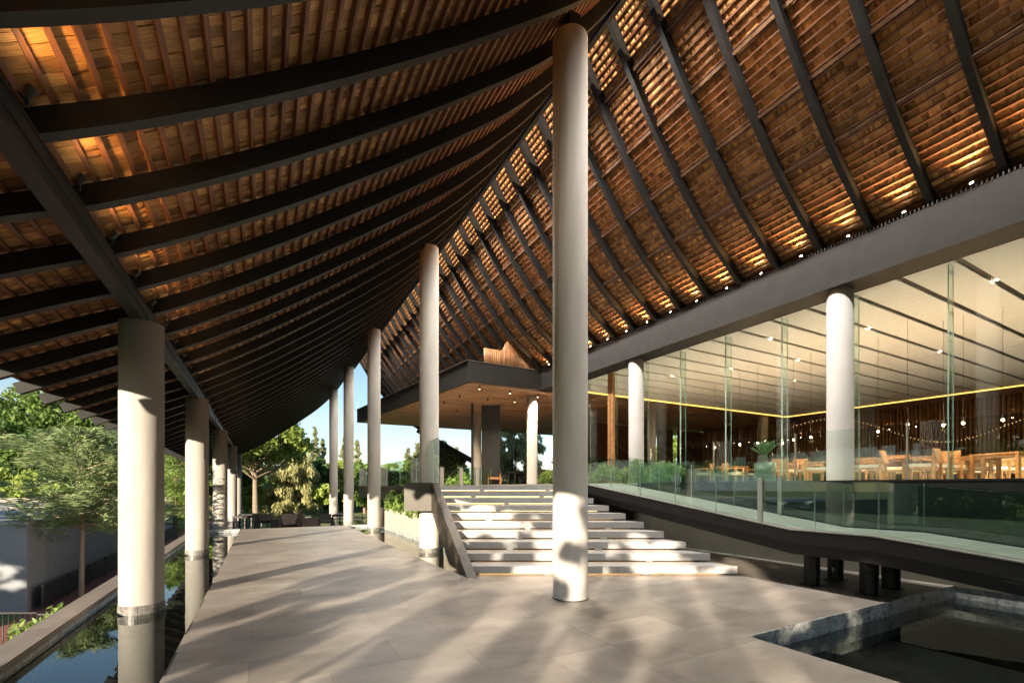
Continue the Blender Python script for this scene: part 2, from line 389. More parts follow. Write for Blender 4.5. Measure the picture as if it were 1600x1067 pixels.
waterplane('channel_water', 3.022,4.22,8.0,23.5,-.12)
k3 = boxobj('channel_end_kerb', M['marble'], None, 3.0,4.3,19.7,20.0,-.5,-.02); tag(k3, 'low stone kerb across the water channel behind the deck end', 'kerb')
# right pool
structure(boxobj('right_pool_floor', M['pool_floor'], None, 4.45,9.6,-8,3.0,-.62,-.5))
waterplane('right_pool_water', 4.451,9.6,-8,2.99,-.19)
rk = empty('marble_kerb', (4.45,3.0,0), 0, 'grey veined marble kerb round the back corner of the right pool', 'kerb')
for k in range(5):
    MB().box(.002+k*1.03,1.03+k*1.03-.001,-.02,.006,-.5,.004).build('marble_panel', M['marble'], rk)
for k in range(9):
    MB().box(5.14,5.17,-.022-k*1.2-1.198,-.022-k*1.2,-.5,.004).build('marble_panel', M['marble'], rk)
MB().box(5.172,5.32,-11,.15,-.5,.006).build('kerb_top', M['marble'], rk)

# ================================================================== COLUMNS
def column(x, y, z0, z1, label, group, mat, ring=None, r=0.245, bracket=True):
    t = empty('round_column', (x,y,0), 0, label, 'column', group)
    m = MB()
    m.cyl((0,0), r, z0, z1, 72, caps=False)
    m.f.append(tuple(range(143,71,-1))[::-1]); m.sm.append(False); m.mi.append(0)
    m.build('shaft', mat, t)
    if ring is None and z0 >= 0: MB().cyl((0,0), r+.006, z0-.0 if z0>0 else .0005, (z0 if z0>0 else 0)+.012, 48, caps=False).build('base_trim', M['beam'], t)
    if ring is not None:
        rb = MB(); n = 8
        for k in range(n):
            a0, a1 = 2*math.pi*k/n + .01, 2*math.pi*(k+1)/n - .01
            q = MB()
            st = 6; vs=[]
            for rr in (r+.002, r+.010):
                for zz in (ring[0], ring[1]):
                    for i in range(st+1):
                        a = a0+(a1-a0)*i/st; vs.append((rr*math.cos(a), rr*math.sin(a), zz))
            S = st+1; f=[]
            for i in range(st):
                f += [(2*S+i,2*S+i+1,3*S+i+1,3*S+i),(S+i,3*S+i,3*S+i+1,S+i+1),(i,i+1,2*S+i+1,2*S+i)]
            q._add(vs,f,False); q.build('collar_stone', M['collar'], t)
    if bracket:
        MB().box(-.09,.09,-.12,.12,z1,z1+.3).box(-.16,.16,-.16,.16,z1,z1+.02).build('head_bracket', M['steel'], t)
    return t
LC = [7.82,13.8,20.9,28.6,35.3]
ll = ['tall round column rising from the left pool, nearest of the left row','round column in the left pool, second of the left row','round column third of the left row, just before the pool end kerb','round column fourth of the left row, beyond the pool end','farthest round column of the left row, half hidden by the others']
for u, l in zip(LC, ll):
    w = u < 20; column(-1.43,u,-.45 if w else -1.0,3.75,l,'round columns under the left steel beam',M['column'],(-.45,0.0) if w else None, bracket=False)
CC = [5.25,11.44,18.12,24.05,29.6]
cl = ['largest pale column standing on the deck in the middle of the picture','tall column behind the stair parapet with a stone collar in the channel','tall column in the channel in front of the planter end','slim tall column beyond the deck end, nearer of the distant pair','slim tall column beyond the deck end, farther of the distant pair']
DROOP = 0.014
for i,(u,l) in enumerate(zip(CC, cl)):
    z1 = 1.55+6.27-DROOP*(u-5.5)
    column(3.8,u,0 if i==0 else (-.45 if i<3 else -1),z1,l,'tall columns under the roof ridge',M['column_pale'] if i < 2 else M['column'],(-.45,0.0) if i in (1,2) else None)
IC = [(11.1,5.34,'white column in front of the restaurant glass at the right'),(11.1,11.56,'white column in front of the restaurant glass behind the big pale column'),
      (11.1,18.35,'white column under the timber soffit right of the stairs top'),(11.1,24.6,'farther white column deep under the timber soffit'),
      (19.0,18.6,'white column inside the restaurant seen beside the plants'),(26.5,16.9,'white column inside the restaurant before the slatted wall'),(11.1,-1.0,'white column in front of the glass outside the right picture edge')]
for x,y,l in IC: column(x,y,1.62,5.84,l,'white columns of the restaurant',M['column_in'],bracket=False)

# ================================================================== ROOF
class Prof:
    """smooth curve z(v) through points; offset(s,d) gives a point d above it along the normal"""
    def __init__(s, pts):
        x = np.array([p[0] for p in pts]); y = np.array([p[1] for p in pts]); d = np.diff(y)/np.diff(x)
        m = np.concatenate([[d[0]],(d[1:]+d[:-1])/2,[d[-1]]])
        X = np.linspace(x[0],x[-1],600); i = np.clip(np.searchsorted(x,X)-1,0,len(x)-2); h = x[i+1]-x[i]; t=(X-x[i])/h
        Y = (2*t**3-3*t**2+1)*y[i]+(t**3-2*t**2+t)*h*m[i]+(-2*t**3+3*t**2)*y[i+1]+(t**3-t**2)*h*m[i+1]
        s.X, s.Y = X, Y; s.S = np.concatenate([[0],np.cumsum(np.hypot(np.diff(X),np.diff(Y)))]); s.len = s.S[-1]
        s.T = np.gradient(Y,X)
    def at(s, t, d=0.0):
        x = np.interp(t,s.S,s.X); z = np.interp(t,s.S,s.Y); k = np.interp(t,s.S,s.T); n = math.hypot(1,k) if np.isscalar(t) else np.hypot(1,k)
        return x - d*k/n, z + d/n, np.arctan(k)
    def s_of(s, v): return float(np.interp(v, s.X, s.S))
E = 1.55
PL = Prof([(-3.43,1.565+E),(-2.7,1.93+E),(-1.94,2.31+E),(-1.40,2.56+E),(-.2,3.27+E),(1.25,4.28+E),(2.59,5.32+E),(3.68,6.25+E),(4.7,7.38+E),(5.75,8.98+E)])
PR = Prof([(6.0,10.72+E),(6.4,10.06+E),(7.17,8.86+E),(7.85,7.95+E),(8.58,7.1+E),(9.38,6.3+E),(10.24,5.62+E),(10.8,5.22+E),(11.4,4.95+E)])
U0, U1 = -7.0, 36.6
RAFT = [5.5+.95*k for k in range(-12, 33)]
def curve_strip(prof, s0, s1, d0, d1, y0, y1, n=30):
    m = MB(); vs=[]; ss = np.linspace(s0,s1,n)
    for t in ss:
        a = prof.at(float(t),d0); b = prof.at(float(t),d1)
        vs += [(a[0],y0,a[1]),(a[0],y1,a[1]),(b[0],y1,b[1]),(b[0],y0,b[1])]
    f=[]
    for i in range(n-1):
        for k in range(4): f.append((i*4+k,i*4+(k+1)%4,(i+1)*4+(k+1)%4,(i+1)*4+k))
    f.append((3,2,1,0)); f.append(tuple((n-1)*4+k for k in range(4)))
    m._add(vs,f,False); return m
ubox = MB().box(-.5,.5,-.5,.5,-.5,.5)
def roof_slope(label, prof, s_sh0, s_sh1, course, wmin, wmax, rw, rd, left):
    root = empty('shingled_roof', (0,0,0), 0, label, 'roof')
    th = -math.atan(DROOP); root.rotation_euler = (th,0,0)
    root.location = Vector((0,5.5,0)) - Matrix.Rotation(th,3,'X') @ Vector((0,5.5,0))
    # rafters
    m = curve_strip(prof, 0, prof.len, 0, rd, -rw/2, rw/2, 40)
    if not left:
        mm = curve_strip(prof, 0, prof.len, -.012, 0.0, -rw/2-.018, rw/2+.018, 40); m._add(mm.v, mm.f)
        mm = curve_strip(prof, 0, prof.len, rd-.002, rd+.012, -rw/2-.018, rw/2+.018, 40); m._add(mm.v, mm.f)
    rme = m.mesh('rafter', M['steel'])
    for u in RAFT: link('rafter', rme, root, loc=(0,u,0))
    # battens
    bw, bh = (0.036,0.05) if left else (0.034,0.045)
    bme = MB().box(-bw/2,bw/2,U0,U1,0,bh).mesh('batten', M['batten']); pme = MB().box(-.03,.03,U0,U1,-.03,.03).mesh('purlin', M['darkwood'])
    n = int((s_sh1-s_sh0)/course)
    for j in range(n+1):
        t = s_sh0+j*course; x,z,a = prof.at(t, rd)
        o = link('batten', bme, root, loc=(float(x),0,float(z)), rot=(0,-float(a),0))
        if not left and j % 8 == 4 and j < n-10:
            x,z,a = prof.at(t+course*.5, rd-.02); link('purlin', pme, root, loc=(float(x),0,float(z)), rot=(0,-float(a),0))
    # shingles
    rec = []
    for j in range(n):
        u = -1.2 + rng.uniform(0,.1)
        while u < U1-.05:
            w = rng.uniform(wmin,wmax) if rng.random() > .15 else rng.uniform(wmin*.7,wmin)
            w = min(w, U1-u)
            tt = s_sh0+(j+.5)*course
            rec.append((tt, u+w/2, w-.003-rng.random()*.004, j, rng.random(), rng.uniform(-.004,.006)))
            u += w
    rec = np.array(rec); N = len(rec)
    x, z, a = prof.at(rec[:,0], rd+bh+.012)
    z = z + rec[:,5]
    tilt = a + (0.05 if left else -0.05)*np.ones(N) + rng.uniform(-.015,.015,N)
    hl = (course+.035)/2; ht = .007
    c = np.stack([x,rec[:,1],z],1)
    tx = np.stack([np.cos(tilt),np.zeros(N),np.sin(tilt)],1); nx = np.stack([-np.sin(tilt),np.zeros(N),np.cos(tilt)],1); yv = np.array([0,1,0])
    cw = c.copy(); cw[:,2] -= E
    D = c[:,0]*FX + c[:,1]*FY; X = c[:,0]*FY - c[:,1]*FX
    px = 800+714*X/np.maximum(D,.05); py = 761-714*cw[:,2]/np.maximum(D,.05)
    dist = np.linalg.norm(cw,axis=1); cosv = np.abs((cw*nx).sum(1))/dist
    score = rec[:,2]*cosv/dist**2 * ((D>.5)&(px>-30)&(px<1630)&(py>-30)&(py<1100))
    near = np.zeros(N,bool); near[np.argsort(-score)[:300]] = True
    sme = MB().box(-.5,.5,-.5,.5,-.5,.5).mesh('shingle', M['shingle_o'])
    for i in np.nonzero(near)[0]:
        mx = Matrix(((tx[i,0]*hl*2,0,nx[i,0]*ht*2,c[i,0]),(0,rec[i,2],0,c[i,1]),(tx[i,2]*hl*2,0,nx[i,2]*ht*2,c[i,2]),(0,0,0,1)))
        link('shingle', sme, root, mx=mx)
    far = ~near; c, txf, nxf = c[far], tx[far], nx[far]; w = rec[far,2]; tone = rec[far,4]; K = len(c)
    V = np.zeros((K,8,3))
    for q,(i,j,k) in enumerate(((-1,-1,-1),(1,-1,-1),(1,1,-1),(-1,1,-1),(-1,-1,1),(1,-1,1),(1,1,1),(-1,1,1))):
        V[:,q] = c + txf*hl*i + yv*(w[:,None]/2)*j + nxf*ht*k
    F = np.array([(0,3,2,1),(4,5,6,7),(0,1,5,4),(1,2,6,5),(2,3,7,6),(3,0,4,7)])
    faces = (F[None]+ (np.arange(K)*8)[:,None,None]).reshape(-1,4)
    o = fast_mesh('shingle_field', V.reshape(-1,3), faces, M['shingle'], np.repeat(tone,8), root); o['kind'] = 'stuff'
    # closed roof covering over the shingles
    m = curve_strip(prof, s_sh0-.05, s_sh1+(.16 if left else .02), rd+bh+.06, rd+bh+.11, U0-4, U1, 40); m.build('roof_covering', M['steel'], root)
    return root
def fast_mesh(name, V, faces, mat, tone=None, parent=None, smooth=False):
    me = bpy.data.meshes.new(name); k = faces.shape[1]
    me.vertices.add(len(V)); me.vertices.foreach_set('co', np.ascontiguousarray(V,dtype=np.float32).ravel())
    me.loops.add(faces.size); me.loops.foreach_set('vertex_index', faces.astype(np.int32).ravel())
    me.polygons.add(len(faces)); me.polygons.foreach_set('loop_start', np.arange(0,faces.size,k,dtype=np.int32))
    me.update(calc_edges=True)
    if tone is not None:
        at = me.attributes.new('tone','FLOAT','POINT'); at.data.foreach_set('value', tone.astype(np.float32))
    me.materials.append(mat); me.validate()
    return link(name, me, parent)
rootL = roof_slope('left roof slope sweeping down to the low eave, seen from below with dark rafters', PL, .12, PL.len-.16, .165, .085, .15, .105, .18, True)
rootR = roof_slope('right roof slope of small wooden shingles falling steeply to the restaurant fascia', PR, .05, PR.s_of(11.1), .15, .085, .23, .07, .18, False)
# ridge beam part of the left slope
MB().box(5.68,5.9,U0,U1,10.72,11.24).box(5.62,5.94,U0,U1,10.70,10.72).build('ridge_beam', M['steel'], rootL)
MB().box(5.66,5.74,U0,U1,10.3,10.70).build('ridge_plate', M['steel'], rootL)
# low eave beam carried by the left columns
t = empty('steel_beam', (-1.365,0,3.75), 0, 'long grey steel beam carried on the left row of columns', 'beam')
MB().box(-.145,-.007,-7,36.5,0,.02).build('bottom_flange', M['beam'], t)
MB().box(-.145,-.020,-7,36.5,.0201,.255).build('web', M['black'], t)
MB().box(-.145,-.007,-7,36.5,.2551,.275).build('top_flange', M['black'], t)
MB().box(-.0199,-.008,-7,36.5,.125,.135).build('side_lip', M['beam'], t)
for k in range(8):
    MB().box(-.0199,-.009,-.15,.15,.03,.12).box(-.13,-.03,-.2,.2,-.008,-.0005).build('splice_plate', M['beam'], t, loc=(0,k*5.2-2.4,0))
# ================================================================== LAMPS OF THE ROOF
def spot(name, loc, aim, energy, angle, colr, size, parent):
    l = bpy.data.lights.new(name,'SPOT'); l.energy = energy*2; l.spot_size = R(angle); l.spot_blend = 0.8; l.color = colr; l.shadow_soft_size = size if energy < 100 else .12
    o = bpy.data.objects.new(name,l); col.objects.link(o); o.parent = parent; o.location = loc
    o.rotation_euler = Vector(aim).to_track_quat('-Z','Y').to_euler(); return o
ORD = ['first','second','third','fourth','fifth','sixth','seventh','eighth','ninth','tenth','eleventh','twelfth','thirteenth','fourteenth','fifteenth','sixteenth','seventeenth','eighteenth','nineteenth','twentieth','twenty-first','twenty-second','twenty-third','twenty-fourth','twenty-fifth','twenty-sixth','twenty-seventh','twenty-eighth','twenty-ninth','thirtieth','thirty-first','thirty-second','thirty-third','thirty-fourth','thirty-fifth','thirty-sixth','thirty-seventh','thirty-eighth','thirty-ninth','fortieth']
def lamp_mesh(aim):
    a = Vector(aim).normalized(); b = a.cross(Vector((0,1,0))).normalized(); c = a.cross(b)
    m = MB(); n=14; vs=[]
    for q in (-.09,0.0):
        for k in range(n):
            th=2*math.pi*k/n; vs.append(tuple(a*q+b*.032*math.cos(th)+c*.032*math.sin(th)))
    m._add(vs,[(i,(i+1)%n,(i+1)%n+n,i+n) for i in range(n)]+[tuple(range(n))],True)
    m.bar(a*-.05,a*-.05+Vector((0,0,-.09)),.02)
    lens = MB(); lens._add([tuple(a*-.008+b*.026*math.cos(2*math.pi*k/n)+c*.026*math.sin(2*math.pi*k/n)) for k in range(n)],[tuple(range(n))])
    return m, lens
def uplights(us, x, zf, aim, lab, grp, energy, angle, colr, off=.06):
    bm, lm = lamp_mesh(aim); bme = bm.mesh('lamp_body', M['black']); lme = lm.mesh('lamp_lens', M['spot_em'])
    for i,u in enumerate(us):
        t = empty('spotlight', (x,u,zf(u)), 0, lab % ORD[i], 'spotlight', grp)
        link('lamp_body', bme, t); link('lamp_lens', lme, t)
        spot('lamp_light', tuple(Vector(aim).normalized()*.02), aim, energy, angle, colr, .03, t)
usR = [u+.475 for u in RAFT if 0 < u < 16.5]
uplights(usR, 10.76, lambda u: 6.70+.11, (-.86,0,.70), 'small warm uplight on the restaurant fascia, %s in the row from the right end', 'uplights on the restaurant fascia', 60, 92, (1,.56,.21))
usL = [u+.475 for u in RAFT if .5 < u < 30]
uplights(usL, -1.30, lambda u: 4.025+.1, (.75,0,1), 'small warm uplight on the left steel beam, %s in the row from the front', 'uplights on the left steel beam', 1.9, 120, (1,.47,.13))
uplights([2.2,4.85,7.5,10.15,12.75,15.3,18.1,20.8,23.4,26.0,28.6,31.2], 5.98, lambda u: 10.82-DROOP*(u-5.5), (.18,0,-1), 'tiny bright spotlight under the ridge beam, %s in the row from the front', 'spotlights along the roof ridge', 200, 160, (1,.91,.80))

# ================================================================== STAIRCASE
st = empty('staircase', P(1.5,8.0,0), 0, 'broad floating staircase of pale stone treads with lit gaps, left of the ramp', 'staircase')
org = Vector(P(1.5,8.0,0)); RZ = Matrix.Rotation(-YAW,4,'Z')
st.rotation_euler = (0,0,-YAW)
def SL(X, D): return (X-1.5, D-8.0)      # stair-local coordinates
for k in range(1, 11):
    D0 = 8.05+.45*(k-1); D1 = D0+.5; zt = .16*k; zb = zt-.127
    if k == 10: D1 = D0+.62
    xl0 = 1.967-.351*D0+.17; xl1 = 1.967-.351*D1+.17
    xr0 = 3.97-.626*(D0-8.05); xr1 = 3.97-.626*(D1-8.05)
    if k >= 9: xr0 = (7.28-.4794*D0)/.8776; xr1 = (7.28-.4794*D1)/.8776
    cuts = [0]+sorted([min(.9,max(.1,(i+1)/3+rng.uniform(-.09,.09))) for i in range(2)])+[1]
    for i in range(3):
        f0, f1 = cuts[i], cuts[i+1]; e = .0012
        a = xl0+(xr0-xl0)*f0+e; b = xl0+(xr0-xl0)*f1-e; c = xl1+(xr1-xl1)*f1-e; d = xl1+(xr1-xl1)*f0+e
        m = MB(); m.prism([SL(a,D0),SL(b,D0),SL(c,D1),SL(d,D1)], zb, zt); m.build('tread_stone', M['step'], st)
    # carriage beam below and lit strip under each tread
    m = MB(); y = D0-8+.2
    m.prism([SL(xl0+.02,D0+.2),SL(xr0-.12,D0+.2),SL(xr0-.12,D0+.3),SL(xl0+.02,D0+.3)], zb-.16 if k>1 else -.008, zb-.002); m.build('riser_plate', M['bronze'], st)
    m = MB(); m.box(xl0+.1-1.5, xr0-.25-1.5, D0+.165-8, D0+.185-8, zb-.012, zb-.003); m.build('led_strip', M['led_step'], st)
    for bx in np.arange(xl0+.9, xr0-.4, 1.75):
        q = bx + (k%3)*.35
        if q < xr0-.3: m = MB(); m.box(q-1.5,q+.12-1.5,D0+.03-8,D0+.17-8,zb-.03,zb-.001); m.build('bracket', M['chrome'], st)
# stringer
pl = lambda D,z: (1.967-.351*D-1.5, D-8.0, z)
m = MB(); m.extrude([pl(7.74,0.0),pl(7.80,0.0),pl(9.19,0.0),pl(11.28,.966),pl(11.28,1.662)], (.17,0,0)); m.build('stringer', M['bronze'], st)
m = MB()
m.box(-2.66-1.5,1.967-.351*11.28-1.5+.172,11.27-8,11.45-8,.966,1.664); m.box(-2.66-1.5,-2.5-1.5,11.452-8,13.4-8,.966,1.664); m.build('parapet', M['olive'], st)
m = MB(); m.extrude([pl(11.3,1.1),pl(11.3,1.655),pl(12.6,1.655),pl(12.6,1.1)], (.17,0,0)); m.build('stringer_return', M['olive'], st)
MB().box(-.86-1.5-.02,-.62-1.5,7.7-8,7.95-8,.001,.006).build('base_plate', M['chrome'], st)
# glass balustrade beside the stair head
gb = empty('stair_balustrade', P(-2.2,12.0,1.66), 0, 'clear glass panel on the parapet at the stair head', 'balustrade')
a = Vector(P(-2.27,12.0,0)); b = Vector(P(-1.72,10.75,0)); 
def pane(name, a, b, z0a, z0b, h, mat, parent, th=.012, edge=True):
    """upright glass sheet between plan points a and b, in world space, parent at origin of rotation"""
    a = Vector((a[0],a[1],0)); b = Vector((b[0],b[1],0)); d=(b-a).normalized(); n = Vector((-d.y,d.x,0))*th/2
    inv = parent.matrix_basis.inverted() if parent else Matrix()
    pts = [(a,z0a),(b,z0b),(b,z0b+h),(a,z0a+h)]
    vs = [inv @ (p-n+Vector((0,0,z))) for p,z in pts]+[inv @ (p+n+Vector((0,0,z))) for p,z in pts]
    m = MB(); m._add(vs,[(0,1,2,3),(7,6,5,4)]); m.m = 1; m._add(vs,[(1,5,6,2),(0,3,7,4),(2,6,7,3)])
    return m.build(name, [mat, M['edge']], parent)
pane('glass_panel', a, b, 1.67, 1.67, 1.05, M['rail_glass'], gb)

# ================================================================== RAMP
def zr(u):
    if u > 4.2: return .878+.1425*(u-4.2)
    if u > 3.1: return .878
    return .878-.11*(3.1-u)
ru = [-5,-2,0,1.5,2.6,2.95,3.1,3.25,3.6,4.0,4.2,4.4,5,6,7,8,9,9.78]
rp = empty('ramp', (8.1,4.0,0), 0, 'dark steel access ramp with pale stone edge rising behind the stairs', 'ramp')
def ramp_strip(name, mat, x0, x1, d0, d1, us=ru):
    m = MB(); vs=[]
    for u in us:
        z = zr(u)
        vs += [(x0-8.1,u-4,z+d0),(x1-8.1,u-4,z+d0),(x1-8.1,u-4,z+d1),(x0-8.1,u-4,z+d1)]
    n=len(us); f=[]
    for i in range(n-1):
        for k in range(4): f.append((i*4+k,(i+1)*4+k,(i+1)*4+(k+1)%4,i*4+(k+1)%4))
    f += [(0,1,2,3),tuple((n-1)*4+k for k in (3,2,1,0))]
    m._add(vs,f); return m.build(name, mat, rp)
ramp_strip('upper_fascia', M['fascia'], 7.26, 7.30, -.2, .0)
ramp_strip('lower_beam', M['fascia'], 7.33, 7.45, -.375, -.204)
ramp_strip('far_fascia', M['fascia'], 8.9, 8.94, -.35, .0)
ramp_strip('ramp_deck', M['ramp_top'], 7.442, 8.898, -.10, -.02)
ramp_strip('soffit_plate', M['fascia'], 7.46, 8.88, -.2, -.104)
for i in range(-9,20):
    u0 = i*.5; us = [u0+.002]+[q for q in ru if u0+.01<q<u0+.49]+[u0+.498]
    if u0+.5 > 9.78: continue
    ramp_strip('edge_stone', M['ramp_top'], 7.255, 7.44, .001, .018, us)
for (x,y) in ((7.65,4.08),(8.42,4.12),(7.69,3.32),(8.47,3.37)):
    m = MB(); zt = zr(y)-.375 if x < 8 else zr(y)-.21
    m.box(-.085,-.072,-.09,.09,0,zt).box(.072,.085,-.09,.09,0,zt).box(-.071,.071,-.007,.007,0,zt)
    m.build('steel_post', M['steel'], rp, loc=(x-8.1,y-4,0.001), rot=(0,0,-R(42)))
    MB().box(-.13,.13,-.13,.13,0,.012).build('foot_plate', M['beam'], rp, loc=(x-8.1,y-4,0.001))
rr = empty('ramp_balustrade', (7.35,4.0,0), 0, 'low green glass balustrade following the near edge of the ramp', 'balustrade')
js = [9.6,8.5,7.53,6.54,5.6,4.72,3.88,3.06,1.35,-.35,-2.05]
for a,b in zip(js[:-1],js[1:]):
    pane('glass_panel', (7.35,a-.006), (7.35,b+.006), zr(a)+.02, zr(b)+.02, .73, M['rail_glass'], rr)
MB().box(-.055,-.02,.685,.76,zr(4.72)+.0,zr(4.72)+.76).build('steel_upright', M['chrome'], rr)
rr2 = empty('ramp_balustrade', (8.85,4.0,0), 0, 'low green glass balustrade on the far edge of the ramp', 'balustrade')
js2 = [9.5,8.4,7.4,6.3,5.3,4.2,3.1,1.5,0,-2]
for a,b in zip(js2[:-1],js2[1:]):
    pane('glass_panel', (8.85,a-.006), (8.85,b+.006), zr(a), zr(b), .73, M['rail_glass'], rr2)
MB().box(-.04,.0,1.26,1.335,zr(5.3),zr(5.3)+.74).build('steel_upright', M['chrome'], rr2)
# ================================================================== RESTAURANT
rs = empty('restaurant', (0,0,0), 0, 'glass fronted restaurant raised above the deck under a white slotted ceiling', 'restaurant')
MB().box(9.62,30.2,-7,32,1.2,1.676).build('floor_slab', M['floor_in'], rs)
MB().box(9.555,9.618,-7,9.9,1.08,1.655).build('slab_fascia', M['fascia'], rs)
MB().box(9.54,9.618,-7,9.9,1.657,1.682).build('slab_edge_trim', M['beam'], rs)
MB().box(9.56,9.61,-7,14,-.01,1.078).build('base_wall', M['wall_under'], rs)
poly = [(4.10,12.28),(7.31,10.52),(7.31,9.8),(9.54,9.8),(9.54,26),(4.6,26),(4.6,12.9)]
MB().prism(poly, 1.02, 1.598).build('terrace_slab', M['olive'], rs)
MB().prism([(p[0]*.999+.007,p[1]) for p in poly], 1.5985, 1.603).build('terrace_floor', M['floor_in'], rs)
# main fascia beam, with comb of small teeth along its top
MB().box(10.75,11.5,-7,17.1,5.84,6.70).build('fascia_beam', M['fascia'], rs)
for k in range(6): MB().box(10.7475,10.7495,-5.2+k*3.8,-5.192+k*3.8,5.842,6.698).build('fascia_seam', M['black'], rs)
cb = MB()
for k in range(int(24/.065)): cb.box(10.735,10.765,-6.9+k*.065,-6.875+k*.065,6.69,6.755)
o = cb.build('comb_teeth', M['beam'], rs); o['kind'] = 'stuff'
# canopy fascias
MB().extrude([(7.3,17.1,5.845),(10.748,17.1,5.845),(10.748,17.1,6.68),(7.3,17.1,6.68)],(0,.12,0)).build('canopy_fascia', M['fascia'], rs)
MB().extrude([(7.3,17.225,5.845),(5.5,31.5,5.845),(5.5,31.5,6.68),(7.3,17.225,6.68)],(.12,0,0)).build('canopy_fascia', M['fascia'], rs)
MB().box(5.6,30,31.5,31.62,5.845,6.68).build('canopy_fascia', M['fascia'], rs)
MB().prism([(7.25,17.07),(10.74,17.07),(10.74,17.3),(7.4,17.3),(5.65,31.6),(5.45,31.6)],6.682,6.70).build('canopy_trim', M['chrome'], rs)
MB().prism([(7.45,17.24),(11.5,17.24),(30,17.24),(30,31.5),(5.64,31.5)],6.3,6.4).build('canopy_roof', M['steel'], rs)
MB().box(11.5,31,-8,17.2,6.45,6.6).build('flat_roof', M['steel'], rs)
MB().box(30.1,30.3,-8,24.1,1.6,6.44).build('back_wall', M['darkwood'], rs)
MB().box(9.6,30.3,-8.2,-8.0,1.2,6.44).build('end_wall', M['grey_wall'], rs)
# white ceiling panels with dark slots
for k in range(-10, 15):
    u0 = 3.54+.9*k+.06; u1 = min(3.54+.9*(k+1)-.06, 16.36)
    if u1 <= u0: continue
    MB().box(11.52,27.9,u0,u1,5.85,5.88).build('ceiling_panel', M['ceiling'], rs)
    MB().box(11.52,27.9,u0-.118,u0-.002,5.89,5.93).build('slot_track', M['black'], rs)
MB().box(11.52,27.88,16.38,16.43,5.79,5.84).build('led_strip', M['led'], rs)
MB().box(27.93,27.98,-7,16.43,5.79,5.84).build('led_strip', M['led'], rs)
MB().box(11.52,28.2,-7,16.5,5.96,6.0).build('ceiling_backing', M['ceiling'], rs)
# soffit boards (narrow, far) with tone per board
def boards(name, mat, rects, z0, z1, parent):
    V=[]; T=[]
    for (x0,x1,y0,y1) in rects:
        V.append([(x0,y0,z0),(x1,y0,z0),(x1,y1,z0),(x0,y1,z0),(x0,y0,z1),(x1,y0,z1),(x1,y1,z1),(x0,y1,z1)]); T += [rng.random()]*8
    F = np.array([(0,3,2,1),(4,5,6,7),(0,1,5,4),(1,2,6,5),(2,3,7,6),(3,0,4,7)])
    n=len(V); f=(F[None]+(np.arange(n)*8)[:,None,None]).reshape(-1,4)
    o = fast_mesh(name, np.array(V).reshape(-1,3), f, mat, np.array(T), parent); o['kind']='stuff'; return o
rc=[]
u = 17.25
while u < 31.3:
    x = 7.45-(u-17.2)*.126+rng.uniform(0,2.5); xs=[7.45-(u-17.2)*.126]
    while x < 30: xs.append(x); x += rng.uniform(2.2,3.6)
    xs.append(30.0)
    for a,b in zip(xs[:-1],xs[1:]): rc.append((a+.001,b-.001,u,u+.115))
    u += .12
boards('soffit_board', M['soffit'], rc, 5.83, 5.85, rs)
MB().prism([(7.44,17.24),(30,17.24),(30,31.4),(5.66,31.4)],5.856,5.87).build('soffit_backing', M['black'], rs)
rc=[(11.52+i*2.31,11.52+(i+1)*2.31-.002,16.5+j*.12,16.5+j*.12+.115) for i in range(8) for j in range(6)]
rc+=[(28.0+j*.125,28.0+j*.125+.12,-7+i*2.9,-7+(i+1)*2.9-.002) for i in range(9) for j in range(16)]
boards('border_board', M['soffit'], rc, 5.80, 5.82, rs)
# slatted timber back wall
rc=[(29.9,30.0,-7+k*.16,-7+k*.16+.09) for k in range(194)]
boards('wall_slat', M['clad'], rc, 1.7, 5.79, rs)
# far partition with two bright slots
for (a,b) in ((16.2,24.6),(25.2,26.7),(27.3,30)): MB().box(a,b,24.0,24.15,1.68,5.8).build('partition', M['darkwood'], rs)
# timber gable closing the roof above the canopy
rc=MB(); V=[];T=[]
v = 8.15
while v < 10.62:
    def top(q):
        if q < 9.0: return 7.38
        x = np.interp(q, PR.X, PR.Y)+.02-DROOP*11.8
        return float(min(x, 7.38+(q-9.0)*2.1)) 
    zt0, zt1 = top(v), top(v+.095)
    V.append([(v,17.34,6.705),(v+.095,17.34,6.705),(v+.095,17.38,6.705),(v,17.38,6.705),(v,17.34,zt0),(v+.095,17.34,zt1),(v+.095,17.38,zt1),(v,17.38,zt0)]); T += [rng.random()]*8
    v += .1
F = np.array([(0,3,2,1),(4,5,6,7),(0,1,5,4),(1,2,6,5),(2,3,7,6),(3,0,4,7)])
f=(F[None]+(np.arange(len(V))*8)[:,None,None]).reshape(-1,4)
o=fast_mesh('gable_board', np.array(V).reshape(-1,3), f, M['clad'], np.array(T), rs); o['kind']='stuff'
# facade of tall glass sheets with glass fins
js = [3.69+1.6*k for k in range(-6,9)]
for a,b in zip(js[:-1],js[1:]):
    pane('glass_pane', (11.55,a+.006), (11.55,b-.006), 1.68, 1.68, 4.155, M['glass'], rs, .016)
for a in js:
    pane('glass_fin', (11.58,a), (11.80,a), 1.68, 1.68, 4.155, M['fin'], rs, .016)
MB().box(11.50,11.60,-7,16.5,1.676,1.70).build('glass_shoe', M['beam'], rs)
MB().box(11.5,11.62,13.2,13.32,1.7,5.83).box(11.5,11.62,13.36,13.48,1.7,5.83).build('timber_post', M['teak'], rs)
